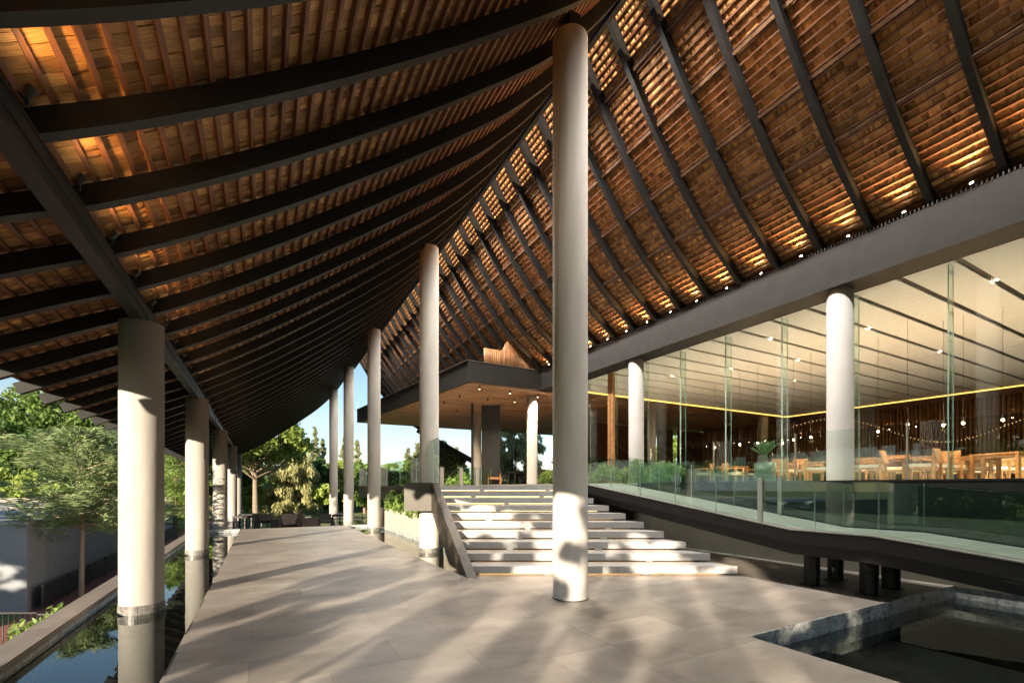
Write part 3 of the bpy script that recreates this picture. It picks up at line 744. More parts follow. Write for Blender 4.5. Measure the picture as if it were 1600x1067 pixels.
# guard rail on the slab edge
gr = empty('terrace_balustrade', (9.6,0,1.68), 0, 'tall clear glass balustrade with bright uprights along the restaurant edge', 'balustrade')
js = [-5.9,-4.0,-2.1,-.2,1.75,3.6,5.46,7.4,9.46]
for a,b in zip(js[:-1],js[1:]): pane('glass_panel', (9.63,a+.01),(9.63,b-.01),1.69-.0,1.69,.95,M['rail_glass' if False else 'glass'],gr)
for a in js: boxobj('upright', M['chrome'], gr, .015,.045,a-.012,a+.012,0.004,.97)
gr2 = empty('terrace_balustrade', (4.65,13,1.6), 0, 'green glass balustrade round the far terrace with dark chairs', 'balustrade')
q = [13.2,15.4,17.55,19.7,21.85,24,25.95]
for a,b in zip(q[:-1],q[1:]): pane('glass_panel',(4.66,a+.01),(4.66,b-.01),1.61,1.61,.95,M['rail_glass'],gr2)
for a,b in ((4.7,7.1),(7.12,9.5)): pane('glass_panel',(a,25.95),(b,25.95),1.61,1.61,.95,M['rail_glass'],gr2)
gr3 = empty('landing_balustrade', (6,18.9,1.6), 0, 'low glass balustrade with pale posts behind the stair landing', 'balustrade')
pts = [PX(690,17.6),PX(720,18.2),PX(745,18.7),PX(767,19.2)]
for a,b in zip(pts[:-1],pts[1:]): pane('glass_panel',a,b,1.61,1.61,.75,M['rail_glass'],gr3)
for p_ in pts[:3]: boxobj('post', M['planter'], gr3, p_[0]-6-.07,p_[0]-6+.07,p_[1]-18.9-.05,p_[1]-18.9+.05,.004,.72)
# dark pivoting panels
for px_,D_,w_,l_ in ((767,23.5,.95,'tall dark pivoting door leaf under the timber soffit'),(880,21.5,.8,'tall dark door leaf behind the big pale column')):
    X=(px_-800)/714*D_; pd = empty('door_leaf', P(X,D_,1.6), -YAW, l_, 'door')
    boxobj('leaf', M['beam'], pd, -w_/2+.05,w_/2-.05,-.015,.015,.01,4.15)
    MB().box(-w_/2,-w_/2+.048,-.04,.04,.004,4.2).box(w_/2-.048,w_/2,-.04,.04,.004,4.2).build('door_frame', M['black'], pd)
boxp = PX(738,23.2,1.6)
pp = empty('steel_pole', boxp, 0, 'slender black pole between the white column and the canopy column', 'post'); MB().box(-.05,.05,-.05,.05,.004,4.2).build('pole', M['black'], pp)

# pendants and downlights
pend = [(1267,683),(1372,674),(1418,663),(1474,664),(1505,661),(1567,656),(1117,699),(1156,694),(1184,692),(1240,687)]
plab = ['over the tables left of the right white column','just right of the right white column','near the tall balustrade upright','close to the bright glass joint','right of the bright glass joint','nearest the right picture edge','farthest left among the dining lights','before the far white column','above the potted plant','above the dining chairs beside the plant']
bulb = MB(); 
for i in range(6):
    for_ = None
def sphere_mb(r, n=12, m_=8):
    m = MB(); vs=[(0,0,-r)]
    for i in range(1,m_):
        a=math.pi*i/m_
        for k in range(n): b=2*math.pi*k/n; vs.append((r*math.sin(a)*math.cos(b), r*math.sin(a)*math.sin(b), -r*math.cos(a)))
    vs.append((0,0,r)); f=[]
    for k in range(n): f.append((0,1+(k+1)%n,1+k)); f.append((len(vs)-1,1+(m_-2)*n+k,1+(m_-2)*n+(k+1)%n))
    for i in range(m_-2):
        for k in range(n): f.append((1+i*n+k,1+i*n+(k+1)%n,1+(i+1)*n+(k+1)%n,1+(i+1)*n+k))
    return m._add(vs,f,True)
bme = sphere_mb(.032).mesh('bulb', M['bulb'])
cme = MB().cyl((0,0),.003,.05,2.7,6).cyl((0,0),.025,.03,.12,10).mesh('cord', M['black'])
for (px_,py_),l_ in zip(pend,plab):
    D_ = 1.6*714/(761-py_); loc = PX(px_,D_,3.15)
    t = empty('pendant_lamp', loc, 0, 'small glowing pendant bulb %s' % l_, 'lamp', 'pendant bulbs over the dining tables')
    link('bulb', bme, t); link('cord', cme, t)
    l = bpy.data.lights.new('pendant_light','POINT'); l.energy = 10; l.color=(1,.62,.3); l.shadow_soft_size=.05
    lo = bpy.data.objects.new('pendant_light', l); col.objects.link(lo); lo.parent=t; lo.location=(0,0,-.12)
dl = MB().cyl((0,0),.035,0,.01,12).mesh('downlight', M['spot_em'])
for i,(x,uu) in enumerate([(13.5,3.5),(16.5,3.5),(14.5,6.2),(13,8.0),(16,8.9),(19,6.2),(15,10.7),(19,10.7),(14,12.5),(22,3.5)]):
    k = round((uu-3.54)/.9); y = 3.54+.9*k
    link('downlight', dl, rs, loc=(x,y,5.885))
    spot('downlight_beam', (x,y,5.87), (0,0,-1), 118, 100, (1,.87,.74), .04, rs)
for i,(px_,py_) in enumerate([(749,604),(797,611),(762,623),(804,625),(718,618),(694,628),(714,641),(840,617),(737,633),(776,638)]):
    D_ = 4.25*714/(761-py_); loc = PX(px_,D_,5.83)
    t = empty('downlight', loc, 0, 'little black downlight on the timber soffit, %s of the cluster' % ORD[i], 'lamp', 'downlights on the timber soffit')
    MB().cyl((0,0),.035,-.10,-.002,10).box(-.01,.01,-.06,.06,-.13,-.102).build('housing', M['black'], t)
    MB().cyl((0,0),.024,-.134,-.131,10).build('lens', M['bulb'] if i in (0,1,3,7) else M['black'], t)
    if True: spot('downlight_beam',(0,0,-.15),(0,0,-1),45,110,(1,.74,.48),.03,t)
# string of fairy lights inside
ss = MB(); cc_ = []
for k in range(64):
    f = k/63; px_ = 1215+f*385; D_ = 19-3.5*f; h = 1.55+ (761-(676-20*math.sin(f*7.0)-8*f))*D_/714
    p_ = PX(px_,D_,h); cc_.append(p_); ss._add([(p_[0]+.014*a,p_[1]+.014*b,p_[2]+.02*c) for a,b,c in ((-1,0,0),(0,-1,0),(1,0,0),(0,1,0),(0,0,1),(0,0,-1))],[(0,1,4),(1,2,4),(2,3,4),(3,0,4),(1,0,5),(2,1,5),(3,2,5),(0,3,5)])
fl = empty('string_lights', cc_[0], 0, 'swagged string of tiny warm bulbs deep in the restaurant', 'string lights')
o = ss.build('bulbs', M['fairy'], None); o.parent=fl; o.location=(-cc_[0][0],-cc_[0][1],-cc_[0][2]); o['kind']='stuff'
o = MB().tube([Vector(p_)-Vector(cc_[0])+Vector((0,0,.025)) for p_ in cc_], .004, 4).build('wire', M['black'], fl)

# ================================================================== FURNITURE
def chair_meshes(wm, cm):
    c = {}
    c['seat'] = MB().box(-.29,.29,-.28,.30,.34,.38).mesh('seat', wm)
    c['cushion'] = MB().box(-.26,.26,-.24,.28,.381,.46).mesh('cushion', cm)
    b = MB(); b.obox((0,-.31,.66),(1,0,0),(0,1,-.25),(0,.25,1),.29,.018,.17); c['backrest'] = b.mesh('backrest', wm)
    c['armrest'] = MB().box(-.03,.03,-.33,.31,.60,.63).box(-.025,.025,.25,.30,.46,.60).mesh('armrest', wm)
    c['leg'] = MB().box(-.025,.025,-.025,.025,0,.60).mesh('leg', wm)
    return c
CH = chair_meshes(M['teak'], M['white']); CD = chair_meshes(M['black'], M['black']); CO = chair_meshes(M['teak'], M['teak'])
def chair(c, loc, rz, label, group, name='armchair'):
    t = empty(name, loc, rz, label, 'chair', group)
    link('seat', c['seat'], t); link('cushion', c['cushion'], t); link('backrest', c['backrest'], t)
    for s in (-1,1): link('armrest', c['armrest'], t, loc=(s*.30,0,0))
    for x in (-.30,.30):
        for y in (-.29,.275): link('leg', c['leg'], t, loc=(x,y,0))
    return t
def table_meshes(wm, w=.8, l=1.2, h=.74):
    return {'tabletop': MB().box(-w/2,w/2,-l/2,l/2,h-.04,h).mesh('tabletop', wm), 'apron': MB().box(-w/2+.06,w/2-.06,-l/2+.06,l/2-.06,h-.11,h-.041).mesh('apron', wm), 'leg': MB().box(-.035,.035,-.035,.035,0,h-.04).mesh('leg', wm), 'd': (w,l)}
def table(c, loc, rz, label, group):
    t = empty('dining_table', loc, rz, label, 'table', group); w,l = c['d']
    link('tabletop', c['tabletop'], t); link('apron', c['apron'], t)
    for x in (-1,1):
        for y in (-1,1): link('leg', c['leg'], t, loc=(x*(w/2-.05),y*(l/2-.05),0))
TT = table_meshes(M['teak']); TD = table_meshes(M['black'],.75,1.1)
Zf = 1.678
GC = 'wooden armchairs in the restaurant'; GT = 'wooden tables in the restaurant'
for px_,D_,rz,l_ in ((1358,12.1,.2,'orange wooden armchair just right of the white column'),(1400,13.4,1.8,'orange wooden armchair behind the first table'),(1470,12.0,1.5,'orange wooden armchair turned sideways by the bright glass joint'),
    (1500,14.2,-2.9,'orange wooden armchair at the middle table'),(1545,13.2,2.8,'orange wooden armchair between the middle and right tables'),(1590,13.6,-1.4,'orange wooden armchair at the right picture edge'),
    (1262,15.2,2.9,'orange wooden armchair just left of the white column'),(1240,17.8,-.3,'small orange wooden armchair left of the white column'),(1175,19.5,.4,'small wooden armchair right behind the green pot'),(1278,13.6,.3,'orange wooden armchair half behind the white column'),
    (1120,20,1.2,'far wooden armchair left of the green pot'),(1145,18,-2.2,'wooden armchair in dim light left of the green pot')):
    chair(CH, PX(px_,D_,Zf), rz, l_, GC)
for px_,D_,rz,l_ in ((1425,13.2,.1,'wooden dining table seen between the balustrade upright and the glass joint'),(1500,13.1,.05,'wooden dining table in the middle of the right bay'),(1575,11.6,-YAW,'nearest wooden dining table at the right picture edge'),
    (1250,16.4,.0,'wooden dining table left of the white column'),(1140,19.2,.0,'far wooden dining table beside the potted plant')):
    table(TT, PX(px_,D_,Zf), rz, l_, GT)
DEEP = ['orange armchair in the second row touching the right edge of the white column','orange armchair in the second row behind the first upright','orange armchair deep behind the first dining table, left of the upright','orange armchair just right of the tall balustrade upright, second row','orange armchair deep in the room beside the bright glass joint','orange armchair right of the bright glass joint, second row','orange armchair at the far side of the middle table','orange armchair deep between the middle and right tables','orange armchair behind the nearest right table','orange armchair deep at the very right picture edge','orange armchair between the green pot and the white column, deeper one','orange armchair between the green pot and the white column, nearer one','dim armchair behind the shrubs left of the green pot','nearest orange armchair facing the glass left of the bright joint']
for i,(px_,D_,rz) in enumerate(((1345,14.5,1.5),(1375,15.5,-1.5),(1410,16.5,.2),(1440,15.2,3.0),(1462,17,1.2),(1490,16,-1.3),(1520,15.6,.4),(1550,16.5,2.9),(1575,15,1.7),(1600,17,-.3),(1205,17.2,1.4),(1228,15.4,-1.7),(1100,18.5,.5),(1440,11.5,.1))):
    chair(CH, PX(px_,D_,Zf), rz, DEEP[i], GC)
for px_,D_,l_ in ((1395,17.5,'deep wooden table behind the first dining table'),(1475,18.5,'deep wooden table behind the middle dining table'),(1560,18,'deep wooden table behind the right dining table'),(1215,18.8,'deep wooden table left of the white column')):
    table(TT, PX(px_,D_,Zf), 0, l_, GT)
for i,(px_,D_,rz) in enumerate(((597,23.8,.3),(612,24.6,3.0),(628,23.2,1.2),(642,24.5,-1.4),(652,23.0,2.6))):
    chair(CD, PX(px_,D_,1.604), rz, 'dark terrace chair behind the glass left of the stairs, %s from the left' % ORD[i], 'dark chairs on the upper terrace')
table(TD, PX(620,23.9,1.604), .2, 'dark terrace table among dark chairs left of the stairs', 'dark tables of the upper terrace')
chair(CO, PX(773,23.4,1.604), 2.6, 'reddish wooden armchair alone behind the stair head', GC)
for i,(px_,D_,rz) in enumerate(((797,26.5,.3),(812,27.2,2.5),(826,25.8,1.2),(848,24.8,-1.0))):
    chair(CD, PX(px_,D_,1.68), rz, 'dark chair under the timber soffit, %s from the left' % ORD[i], 'dark chairs under the soffit')
table(TD, PX(806,25.6,1.68), 0, 'dark table under the timber soffit', 'dark tables under the soffit')
# lower terrace furniture
def lz(px_,D_): return PX(px_,D_,-.649)
table(TD, lz(384,23.6), -YAW, 'dark slatted table at the left end of the far terrace', 'dark tables on the far terrace')
table(TD, lz(392,25.2), -YAW, 'second dark table at the left end of the far terrace, set farther back', 'dark tables on the far terrace')
chair(CD, lz(411,23.8), .3, 'dark chair alone on the far terrace right of the left table', 'dark chairs on the far terrace')
chair(CD, lz(509,23.8), -.2, 'dark chair just left of the far slim columns', 'dark chairs on the far terrace')
table(TD, lz(535,25.0), -YAW, 'dark table between the two far slim columns', 'dark tables on the far terrace')
chair(CD, lz(557,24.6), 1.4, 'dark chair right of the far slim columns', 'dark chairs on the far terrace')
for i,(px_,rz,l_) in enumerate(((446,.9,'brown low lounge chair on the far terrace, left one of the pair'),(482,-.9,'brown low lounge chair on the far terrace, right one of the pair'))):
    t = empty('lounge_chair', lz(px_,23.6), rz-YAW, l_, 'lounge chair', 'brown lounge chairs on the far terrace')
    MB().box(-.4,.4,-.4,.45,.12,.42).build('seat', M['brownseat'], t)
    m = MB(); m.obox((0,-.42,.55),(1,0,0),(0,1,-.5),(0,.5,1),.4,.07,.3); m.build('backrest', M['brownseat'], t)
    for s in (-1,1): boxobj('armrest', M['brownseat'], t, s*.46-.06,s*.46+.06,-.45,.45,0,.58)
t = empty('coffee_table', lz(464,24.2), -YAW, 'pale low table between the brown lounge chairs', 'table'); boxobj('tabletop', M['white'], t, -.6,.6,-.4,.4,.58,.62)
for x in (-.5,.5): boxobj('leg', M['black'], t, x-.03,x+.03,-.3,.3,0,.578)
rl = empty('terrace_railing', (0,27.1,-.65), 0, 'thin dark railing closing the far terrace before the lawn', 'railing')
MB().box(-8.9,13.9,-.02,.02,.42,.46).build('top_rail', M['black'], rl)
for k in range(12): boxobj('post', M['black'], rl, -8.9+k*2.07-.02,-8.9+k*2.07+.02,-.02,.02,0,.418)

# ================================================================== PLANTER
pw = empty('planter_wall', (4.3,13,0), 0, 'long low pale planter wall beside the water channel left of the stairs', 'planter')
boxobj('wall', M['planter'], pw, -.08,.06,-3.4,5.5,-.0,.73)
boxobj('wall_return', M['planter'], pw, -.35,-.081,5.3,5.5,-.0,.73)
boxobj('wall_base', M['marble'], pw, -.085,.06,-4.9,5.5,-.5,-.115)
for k in range(17): boxobj('band_stone', M['marble'], pw, -.10,-.081,-4.9+k*.6,-4.9+k*.6+.596,-.114,.0)
boxobj('soil', M['soil'], pw, .061,1.2,-3.0,5.4,.3,.66)

# ================================================================== LEFT SIDE BUILDING, FENCES
gbd = empty('grey_building', (-5.85,17.95,-2), 0, 'low flat roofed grey building beyond the left pool kerb', 'building')
boxobj('wall', M['grey_wall'], gbd, -24,0,0,24,0,2.5)
boxobj('roof', M['roof_flat'], gbd, -24,.04,-.04,24,2.501,2.58)
boxobj('roof_edge', M['stone_cap'], gbd, -24,.1,23.5,24.1,2.581,2.85)
boxobj('roof_seam', M['stone_cap'], gbd, -24,-.3,12,12.2,2.581,2.62)
boxobj('wall_joint', M['black'], gbd, -1.9,-1.885,-.003,.001,0,2.5)
bf = empty('black_fence', (-5.6,18.2,-2), 0, 'solid black low fence along the foot of the grey building', 'fence')
for k in range(12): boxobj('panel', M['black'], bf, -.02,.02,k*2.0,k*2.0+1.96,.06,.68); 
for k in range(13): boxobj('post', M['black'], bf, -.03,.03,k*2.0-.035,k*2.0-.003,0,.72)
def railing(p0, p1, z, h, n, label):
    p0 = Vector((p0[0],p0[1],0)); p1 = Vector((p1[0],p1[1],0)); t = empty('railing', (p0.x,p0.y,z), 0, label, 'railing'); d = p1-p0
    MB().bar((0,0,h),(d.x,d.y,h),.035,.03).build('top_rail', M['black'], t); MB().bar((0,0,.1),(d.x,d.y,.1),.03,.02).build('bottom_rail', M['black'], t)
    bm = MB().cyl((0,0),.009,0,h-.015,6).mesh('baluster', M['black'])
    for k in range(n+1): link('baluster', bm, t, loc=(d.x*k/n,d.y*k/n,0))
railing(P(-11.6,9.0), P(-9.35,9.0), -2, 1.08, 20, 'black barred railing at the lower left corner beyond the kerb')
railing(P(-9.33,9.0), (-3.0,12.0), -2, 1.05, 9, 'short black railing turning behind the kerb at the lower left')
railing((-2.7,21), (-2.7,40), -2, 1.1, 120, 'distant black railing between the first two left columns')
sb = empty('stair_enclosure', (-3.0,14.6,-2), 0, 'black steel stair guard just left of the nearest left column', 'railing')
boxobj('side_panel', M['black'], sb, -.55,-.52,-1.2,1.2,0,1.0); boxobj('side_panel', M['black'], sb, .3,.33,-1.2,1.2,0,1.0); boxobj('end_panel', M['black'], sb, -.519,.299,-1.2,-1.17,0,.85)
MB().bar((-.535,-1.2,1.02),(-.535,1.2,1.02),.05).bar((-.535,-1.2,1.02),(.3,-1.2,1.02),.05).build('handrail', M['chrome'], sb)
# house behind the camera, seen only in reflections
nh = empty('neighbour_house', (-31,7,-2), 0, 'grey two storey house mirrored in the glass, behind the viewer', 'house')
boxobj('wall', M['grey_wall'], nh, -5,5,-9,9,0,4.1); boxobj('roof', M['roof_flat'], nh, -5.3,5.5,-9.4,9.4,4.101,4.35)
for k in range(5): 
    w_ = boxobj('window', M['black'], nh, 5.001,5.03,-7.8+k*3.4,-5.9+k*3.4,2.3,3.6)
# far pavilion roof seen under the soffit
pv = empty('pavilion', P(-6,44,-2), -YAW, 'dark raftered pavilion roof glimpsed beyond the restaurant terrace', 'pavilion')
sl_ = .54
for k in range(9):
    d_ = -6+k*1.5; boxm = MB(); boxm.bar((-1.9,d_,8.25),(2.6,d_,5.75),.14,.3); boxm.build('rafter', M['beam'], pv)
m = MB(); m.extrude([(-2.0,-6.5,8.5),(2.7,-6.5,5.89),(2.7,-6.5,5.97),(-2.0,-6.5,8.6)],(0,13,0)); m.build('roof', M['darkwood'], pv)
for x_ in (2.2,): MB().cyl((x_,5),.2,0,5.9,16).build('post', M['column'], pv)

# ================================================================== TREES AND PLANTS
def leaf_mesh(name, C, n, size, mat, parent, elong=1.8, dirs=None, gravity=0.0, tone_c=None, flat=0.0):
    """C: (K,4) clump centres and radii; dirs: leaf axis per clump or None"""
    C = np.asarray(C, float); w = C[:,3]**2; idx = rng.choice(len(C), n, p=w/w.sum())
    d = rng.normal(size=(n,3)); d /= np.linalg.norm(d,axis=1)[:,None]
    r = rng.random(n)**.5
    pos = C[idx,:3] + d*(r*C[idx,3])[:,None]*np.array([1,1,1-flat])
    a = rng.normal(size=(n,3)); a[:,2] -= gravity
    if dirs is not None: a = a*.45 + np.asarray(dirs)[idx]*1.2
    a /= np.linalg.norm(a,axis=1)[:,None]
    b = np.cross(a, rng.normal(size=(n,3))); b /= np.linalg.norm(b,axis=1)[:,None]
    s = size*(.6+.8*rng.random(n))
    a = a*s[:,None]*.5*math.sqrt(elong); b = b*s[:,None]*.5/math.sqrt(elong)
    V = np.stack([pos-a, pos+b*.9-a*.1, pos+a, pos-b*.9-a*.1],1).reshape(-1,3)
    F = np.arange(n*4).reshape(-1,4)
    ct = rng.random(len(C)) if tone_c is None else tone_c
    tone = np.clip(.45*ct[idx]+.55*rng.random(n),0,1)
    return fast_mesh(name, V, F, mat, np.repeat(tone,4), parent)
def tree(label, base, H, R_, trunk_r, mat, n, leaf, kind='broad', z0f=.3, group='trees around the building', bark='bark', name='tree', lean=(0,0), ztop=None, K=60, shape=1.0):
    t = empty(name, base, rng.uniform(0,6), label, 'tree', group)
    tm = MB(); C = []; dirs = None
    if kind == 'broad':
        zc = H*(z0f+1)/2; hz = H*(1-z0f)/2
        tp = [(0,0,-.1)]; 
        for i in range(1,6): tp.append((lean[0]*i/5+rng.normal()*.04*H/8, lean[1]*i/5+rng.normal()*.04*H/8, H*.75*i/5))
        tm.tube(tp, [trunk_r*(1.15-.85*i/5) for i in range(6)], 8)
        for k in range(K):
            d = rng.normal(size=3); d/=np.linalg.norm(d); f = rng.uniform(.35,1.0)**.6
            rr_ = R_*(1-.25*max(0,d[2])*shape)
            c = np.array([d[0]*rr_*f+lean[0]*.8, d[1]*rr_*f+lean[1]*.8, zc+d[2]*hz*f*.92])
            C.append((*c, R_*rng.uniform(.14,.27)))
            if k % 3 == 0:
                zz = min(H*.7, max(H*z0f*.8, c[2]-R_*.55)); s_ = Vector((lean[0]*zz/H, lean[1]*zz/H, zz)); e_ = Vector(c)
                tm.tube([s_, s_.lerp(e_,.5)+Vector((0,0,-.06*R_)), e_], [trunk_r*.38,trunk_r*.22,trunk_r*.08], 5)
        grav = .2; el = 1.7; fl = .25
    elif kind == 'weep':
        tm.tube([(0,0,-.1),(0.1,0,H*.4),(0,.1,H*.85)], [trunk_r,trunk_r*.7,trunk_r*.2], 8)
        dirs = []
        for k in range(K*2):
            a = rng.uniform(0,6.28); q = rng.uniform(.1,1); z = H*rng.uniform(z0f,1); rr_ = R_*q*math.sin(min(1,(1.08-z/H)*2.2+.15)*1.57)
            C.append((rr_*math.cos(a),rr_*math.sin(a),z,R_*rng.uniform(.12,.22))); dirs.append((0.3*math.cos(a),.3*math.sin(a),-1.2))
            if k%6==0: tm.tube([(0,0,H*.35),(rr_*.5*math.cos(a),rr_*.5*math.sin(a),z*.9),(rr_*math.cos(a),rr_*math.sin(a),z)],[trunk_r*.3,trunk_r*.2,.02],5)
        grav=0; el=4.0; fl=0
    elif kind == 'conifer':
        tm.tube([(0,0,-.1),(0,0,H*.97)], [trunk_r,trunk_r*.15], 7); dirs=[]
        for k in range(K*2):
            f = rng.random()**.8; z = H*(z0f+(1-z0f)*f); a = rng.uniform(0,6.28); L_ = R_*(1-f*.93)*rng.uniform(.55,1.15)
            e_ = (L_*math.cos(a),L_*math.sin(a),z+.12*L_)
            for q in (.45,.75,1.0): C.append((e_[0]*q,e_[1]*q,z+.12*L_*q,max(.16,R_*.17*(1.15-f)))); dirs.append((math.cos(a)*.8,math.sin(a)*.8,.9))
            if k%4==0: tm.tube([(0,0,z-.1),e_],[trunk_r*.18,.015],4)
        grav=0; el=3.2; fl=0
    elif kind == 'feather':
        tm.tube([(0,0,-.05),(.03,.02,H*.3),(-.02,.03,H*.6),(.02,0,H*.97)],[trunk_r,trunk_r*.8,trunk_r*.55,trunk_r*.15],10); dirs=[]
        for k in range(K):
            f = rng.random(); z = H*(z0f+(1-z0f)*f); a = rng.uniform(0,6.28); L_ = R_*(1-.72*f**1.6)*rng.uniform(.45,1.12)
            d = Vector((math.cos(a),math.sin(a),rng.uniform(-.12,.5)*(.5+f)))
            e_ = Vector((0,0,z))+d*L_
            tm.tube([(0,0,z-.05),Vector((0,0,z))+d*L_*.5+Vector((0,0,.04)),e_],[trunk_r*.25,trunk_r*.15,.005],5)
            for q in np.linspace(.35,1.0,6):
                side = rng.normal(size=3)*.17*L_
                c = Vector((0,0,z))+d*L_*q; C.append((c.x+side[0],c.y+side[1],c.z+side[2]*.5,0.13*R_*rng.uniform(.5,1.4))); dirs.append((d.x+side[0]*6,d.y+side[1]*6,.35))
        grav=0; el=7.0; fl=.45
    if len(C): leaf_mesh('crown', C, n, leaf, M[mat], t, el, dirs, grav, flat=fl)
    tm.build('trunk', M[bark], t)
    return t
LZ = -2.0
def tb(px_, D_): return PX(px_, D_, LZ)
tree('dense dark green broadleaf tree at the far left edge behind the flat roof', tb(-20,44), 14, 6.0, .3, 'leaf_dark', 15000, .30, z0f=.12, K=90)
tree('large green tree above the grey building roof, left of the small feathery tree', tb(85,46), 14.5, 6.0, .3, 'leaf_mid', 15000, .30, z0f=.10, K=90)
tree('dark green tree behind the top of the feathery tree', tb(175,48), 14, 5.6, .3, 'leaf_dark', 13000, .32, z0f=.08, K=90)
tree('mid green tree showing between the first and second left columns', tb(272,46), 11.5, 4.6, .28, 'leaf_mid', 12000, .32, z0f=.1, K=80)
tree('green tree filling the gap between the second and third left columns', tb(335,52), 11, 4.5, .28, 'leaf_dark', 9000, .36, z0f=.1, K=80)
for i,(px_,D_) in enumerate(((20,33),(110,34),(190,36),(-60,33),(255,38))):
    tree('yellow green shrub row behind the flat roof, %s clump from the left' % ORD[i], tb(px_,D_), 5.2, 3.0, .1, 'leaf_bright', 5000, .26, z0f=.02, K=50, group='shrubs behind the grey building', name='shrub')
tree('big sunlit leafy tree with its crown under the far roof corner', PX(402,40,LZ), 11.3, 4.5, .26, 'leaf_bright', 12000, .30, z0f=.42, K=70, lean=(.5,0))
tree('pale drooping willow like tree behind the far terrace', tb(450,56), 7.4, 3.4, .16, 'leaf_pale', 20000, .26, 'weep', z0f=.06, K=60, bark='bark_pale')
tree('dark green round tree left of the pale drooping tree', tb(405,66), 7.0, 4.4, .2, 'leaf_mid', 7000, .45, z0f=.04, K=60)
tree('bright green small tree at the left end of the lawn', tb(386,54), 5.0, 2.3, .12, 'leaf_bright', 5000, .3, z0f=.12, K=50)
tree('dark green tree right of the pale drooping tree', tb(497,66), 7.6, 3.8, .2, 'leaf_dark', 8000, .42, z0f=.05, K=60)
tree('little round light green tree on the lawn left of the far columns', tb(503,58), 3.9, 2.3, .1, 'leaf_bright', 4500, .26, z0f=.35, K=40, bark='bark_pale')
tree('mid green tree seen between the far slim columns', tb(532,68), 8.0, 3.6, .2, 'leaf_bright', 7000, .4, z0f=.05, K=60)
tree('broad green tree seen right of the far slim columns', tb(570,62), 7.2, 3.4, .2, 'leaf_mid', 7000, .4, z0f=.03, K=60)
for i,(px_,D_,H_,R2) in enumerate(((492,92,15.5,2.2),(504,95,13.5,2.0),(540,90,14.5,2.4),(558,98,13.5,2.4),(470,98,11.5,2.6),(637,84,10.5,2.0),(652,80,11.0,2.4),(668,86,11.0,2.4),(712,82,10.6,2.4),(724,86,9.5,2.2),(585,90,8.5,2.4))):
    tree('tall pale conifer on the skyline, %s of the far conifers' % ORD[i], tb(px_,D_), H_, R2, .16, 'leaf_conifer', 5200, .42, 'conifer', z0f=.12, K=60, group='conifers on the skyline', bark='bark_pale')
tree('leafy tree with pale trunk seen through the glass above the stair head', PX(678,44,LZ), 8.2, 2.8, .18, 'leaf_pale', 8000, .26, z0f=.45, K=50, bark='bark_pale')
tree('round green tree on the skyline behind the dark terrace chairs', tb(612,70), 7.2, 3.4, .2, 'leaf_bright', 7000, .4, z0f=.08, K=60)
tree('yellow green tree right of the dark terrace chairs', tb(640,66), 6.0, 3.4, .2, 'leaf_bright', 7000, .4, z0f=.08, K=60)
tree('green tree low on the skyline beyond the stair head', tb(712,70), 6.3, 3.8, .2, 'leaf_bright', 7000, .4, z0f=.08, K=60)
tree('tall weeping tree framed beside the white column under the soffit', tb(800,46), 9.4, 3.4, .25, 'leaf_pale', 16000, .24, 'weep', z0f=.1, K=60)
tree('green tree right behind the restaurant slots', tb(900,48), 9, 3.6, .25, 'leaf_mid', 6000, .36, z0f=.08, K=60)
tree('bright tree beyond the right slots of the restaurant', tb(1045,56), 10, 5, .25, 'leaf_bright', 6000, .4, z0f=.05, K=60)
# the small feathery tree by the kerb
tree('small feathery conifer like tree with slim trunk beyond the pool kerb', PX(127,14.5,LZ), 5.1, 2.3, .075, 'leaf_feather', 20000, .085, 'feather', z0f=.40, K=90, bark='bark_pale')
tree('slim feathery tree between the first two left columns', PX(276,24,LZ), 5.2, 1.8, .05, 'leaf_mid', 6000, .09, 'feather', z0f=.35, K=60)
def bush(label, loc, r, h, mat, n, leaf, name='bush', cat='bush', group=None, el=2.2):
    t = empty(name, loc, 0, label, cat, group); C=[]
    for k in range(18):
        a = rng.uniform(0,6.28); q = rng.random()**.5
        C.append((r*q*math.cos(a)*.8, r*q*math.sin(a)*.8, h*rng.uniform(.2,.85)*(1-.4*q), r*.34))
    leaf_mesh('foliage', C, n, leaf, M[mat], t, el, None, -.6)
    m = MB()
    for c in C[:7]: m.tube([(0,0,0),(c[0]*.6,c[1]*.6,c[2]*.7),c[:3]],[.012,.009,.004],5)
    m.build('stems', M['bark'], t); return t
bush('bright green leafy bush just outside the kerb at the lower left', PX(87,7.3,-1.2), .55, 1.05, 'leaf_mid', 1500, .075)
for i,u in enumerate((12.6,13.6,14.6,15.6,16.6,17.6)):
    bush('leafy green plant in the planter under the terrace slab, %s from the stairs' % ORD[i], (4.5,u,.66), .5, .85, 'leaf_mid', 1000, .15, 'planter_plant', 'plant', 'plants in the long planter', 1.8)
for i,(x,u) in enumerate(((10.5,11.0),(10.4,12.3),(10.6,13.5),(10.4,14.8),(10.7,9.9),(10.5,16.0))):
    bush('low green shrub before the restaurant glass, %s in the row' % ORD[i], (x,u,1.66), .55, .8, 'leaf_mid', 1300, .09, 'shrub', 'shrub', 'shrubs before the restaurant glass')
pt = empty('potted_plant', PX(1195,13.2,1.68), 0, 'broad leaved plant in a dark green cylindrical pot by the glass', 'potted plant')
MB().cyl((0,0),.26,0,.58,28,.28).build('pot', M['pot'], pt); MB().cyl((0,0),.255,.5,.584,20).build('soil', M['soil'], pt)
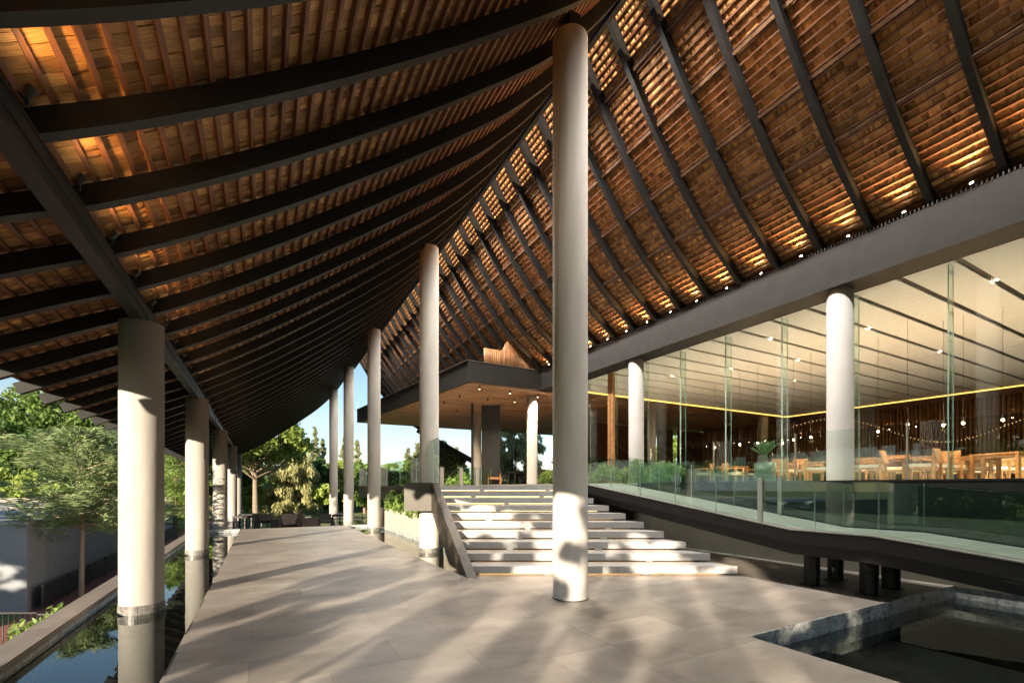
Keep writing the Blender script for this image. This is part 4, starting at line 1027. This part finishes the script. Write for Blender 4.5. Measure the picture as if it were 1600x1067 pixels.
for k in range(9):
    a = k*2.4+.3; L_ = rng.uniform(.45,.75); up = rng.uniform(.5,.85)
    m = MB(); p0 = Vector((0,0,.58)); d = Vector((math.cos(a),math.sin(a),0)); s_ = Vector((-d.y,d.x,0)); vs=[]
    for i in range(9):
        f = i/8; q = p0 + d*(L_*.75*f**1.3) + Vector((0,0,up*(f-.42*f*f)*1.35)); w = .10*math.sin(math.pi*min(1,max(0,(f-.3)/.7)))+.008
        vs += [q-s_*w+Vector((0,0,.02)), q, q+s_*w+Vector((0,0,.02))]
    f_=[]
    for i in range(8): f_ += [(i*3,i*3+1,i*3+4,i*3+3),(i*3+1,i*3+2,i*3+5,i*3+4)]
    m._add(vs,f_,True); m.build('leaf', M['leaf_dark'], pt)
# belt of woodland closing the view
C=[]
for k in range(420):
    px_ = rng.uniform(-500,1250); D_ = rng.uniform(72,100); p_ = PX(px_,D_,0); C.append((p_[0],p_[1],LZ+rng.uniform(.3,1.0)*rng.uniform(1.5,5.6),rng.uniform(1.3,2.6)))
o = leaf_mesh('far_woods', C, 42000, .6, M['leaf_mid'], None, 1.6); o['kind']='stuff'
# trees behind the viewer on the sun side, they throw the dappled shade
for i,(c_,R2,H_,n) in enumerate(((6.1,1.0,10,7000),(3.85,.85,9.2,5600),(1.25,.62,9.4,3600),(-.95,.85,9,4600),(-3.4,1.15,9,6000))):
    tree('slender upright tree in a row behind the viewer, %s from the deck side' % ORD[i], (-9+(i%2)*.25, c_-8.55+(i%2)*.24, LZ), H_, R2, .07, 'leaf_mid', n, .24, z0f=.02, K=60, group='slender trees on the sun side')
for i,(x,y,H_,R2,n) in enumerate(((-8.0,-15.5,9,4.0,3600),(-20,-30,12,5,4000))):
    tree('broad leafy tree on the lawn behind the viewer, %s of the pair' % ORD[i], (x,y,LZ), H_, R2, .22, 'leaf_mid', n, .34, z0f=.06, K=26, group='trees on the sun side')
for i,(x,y,H_,R2,n) in enumerate(((-17,9,7.5,3.2,5200),(-22,11,8,3.4,5200))):
    tree('dense tree on the lawn left of the picture, %s one shading the grey building' % ORD[i], (x,y,LZ), H_, R2, .22, 'leaf_dark', n, .4, z0f=.1, K=50, group='trees on the sun side')
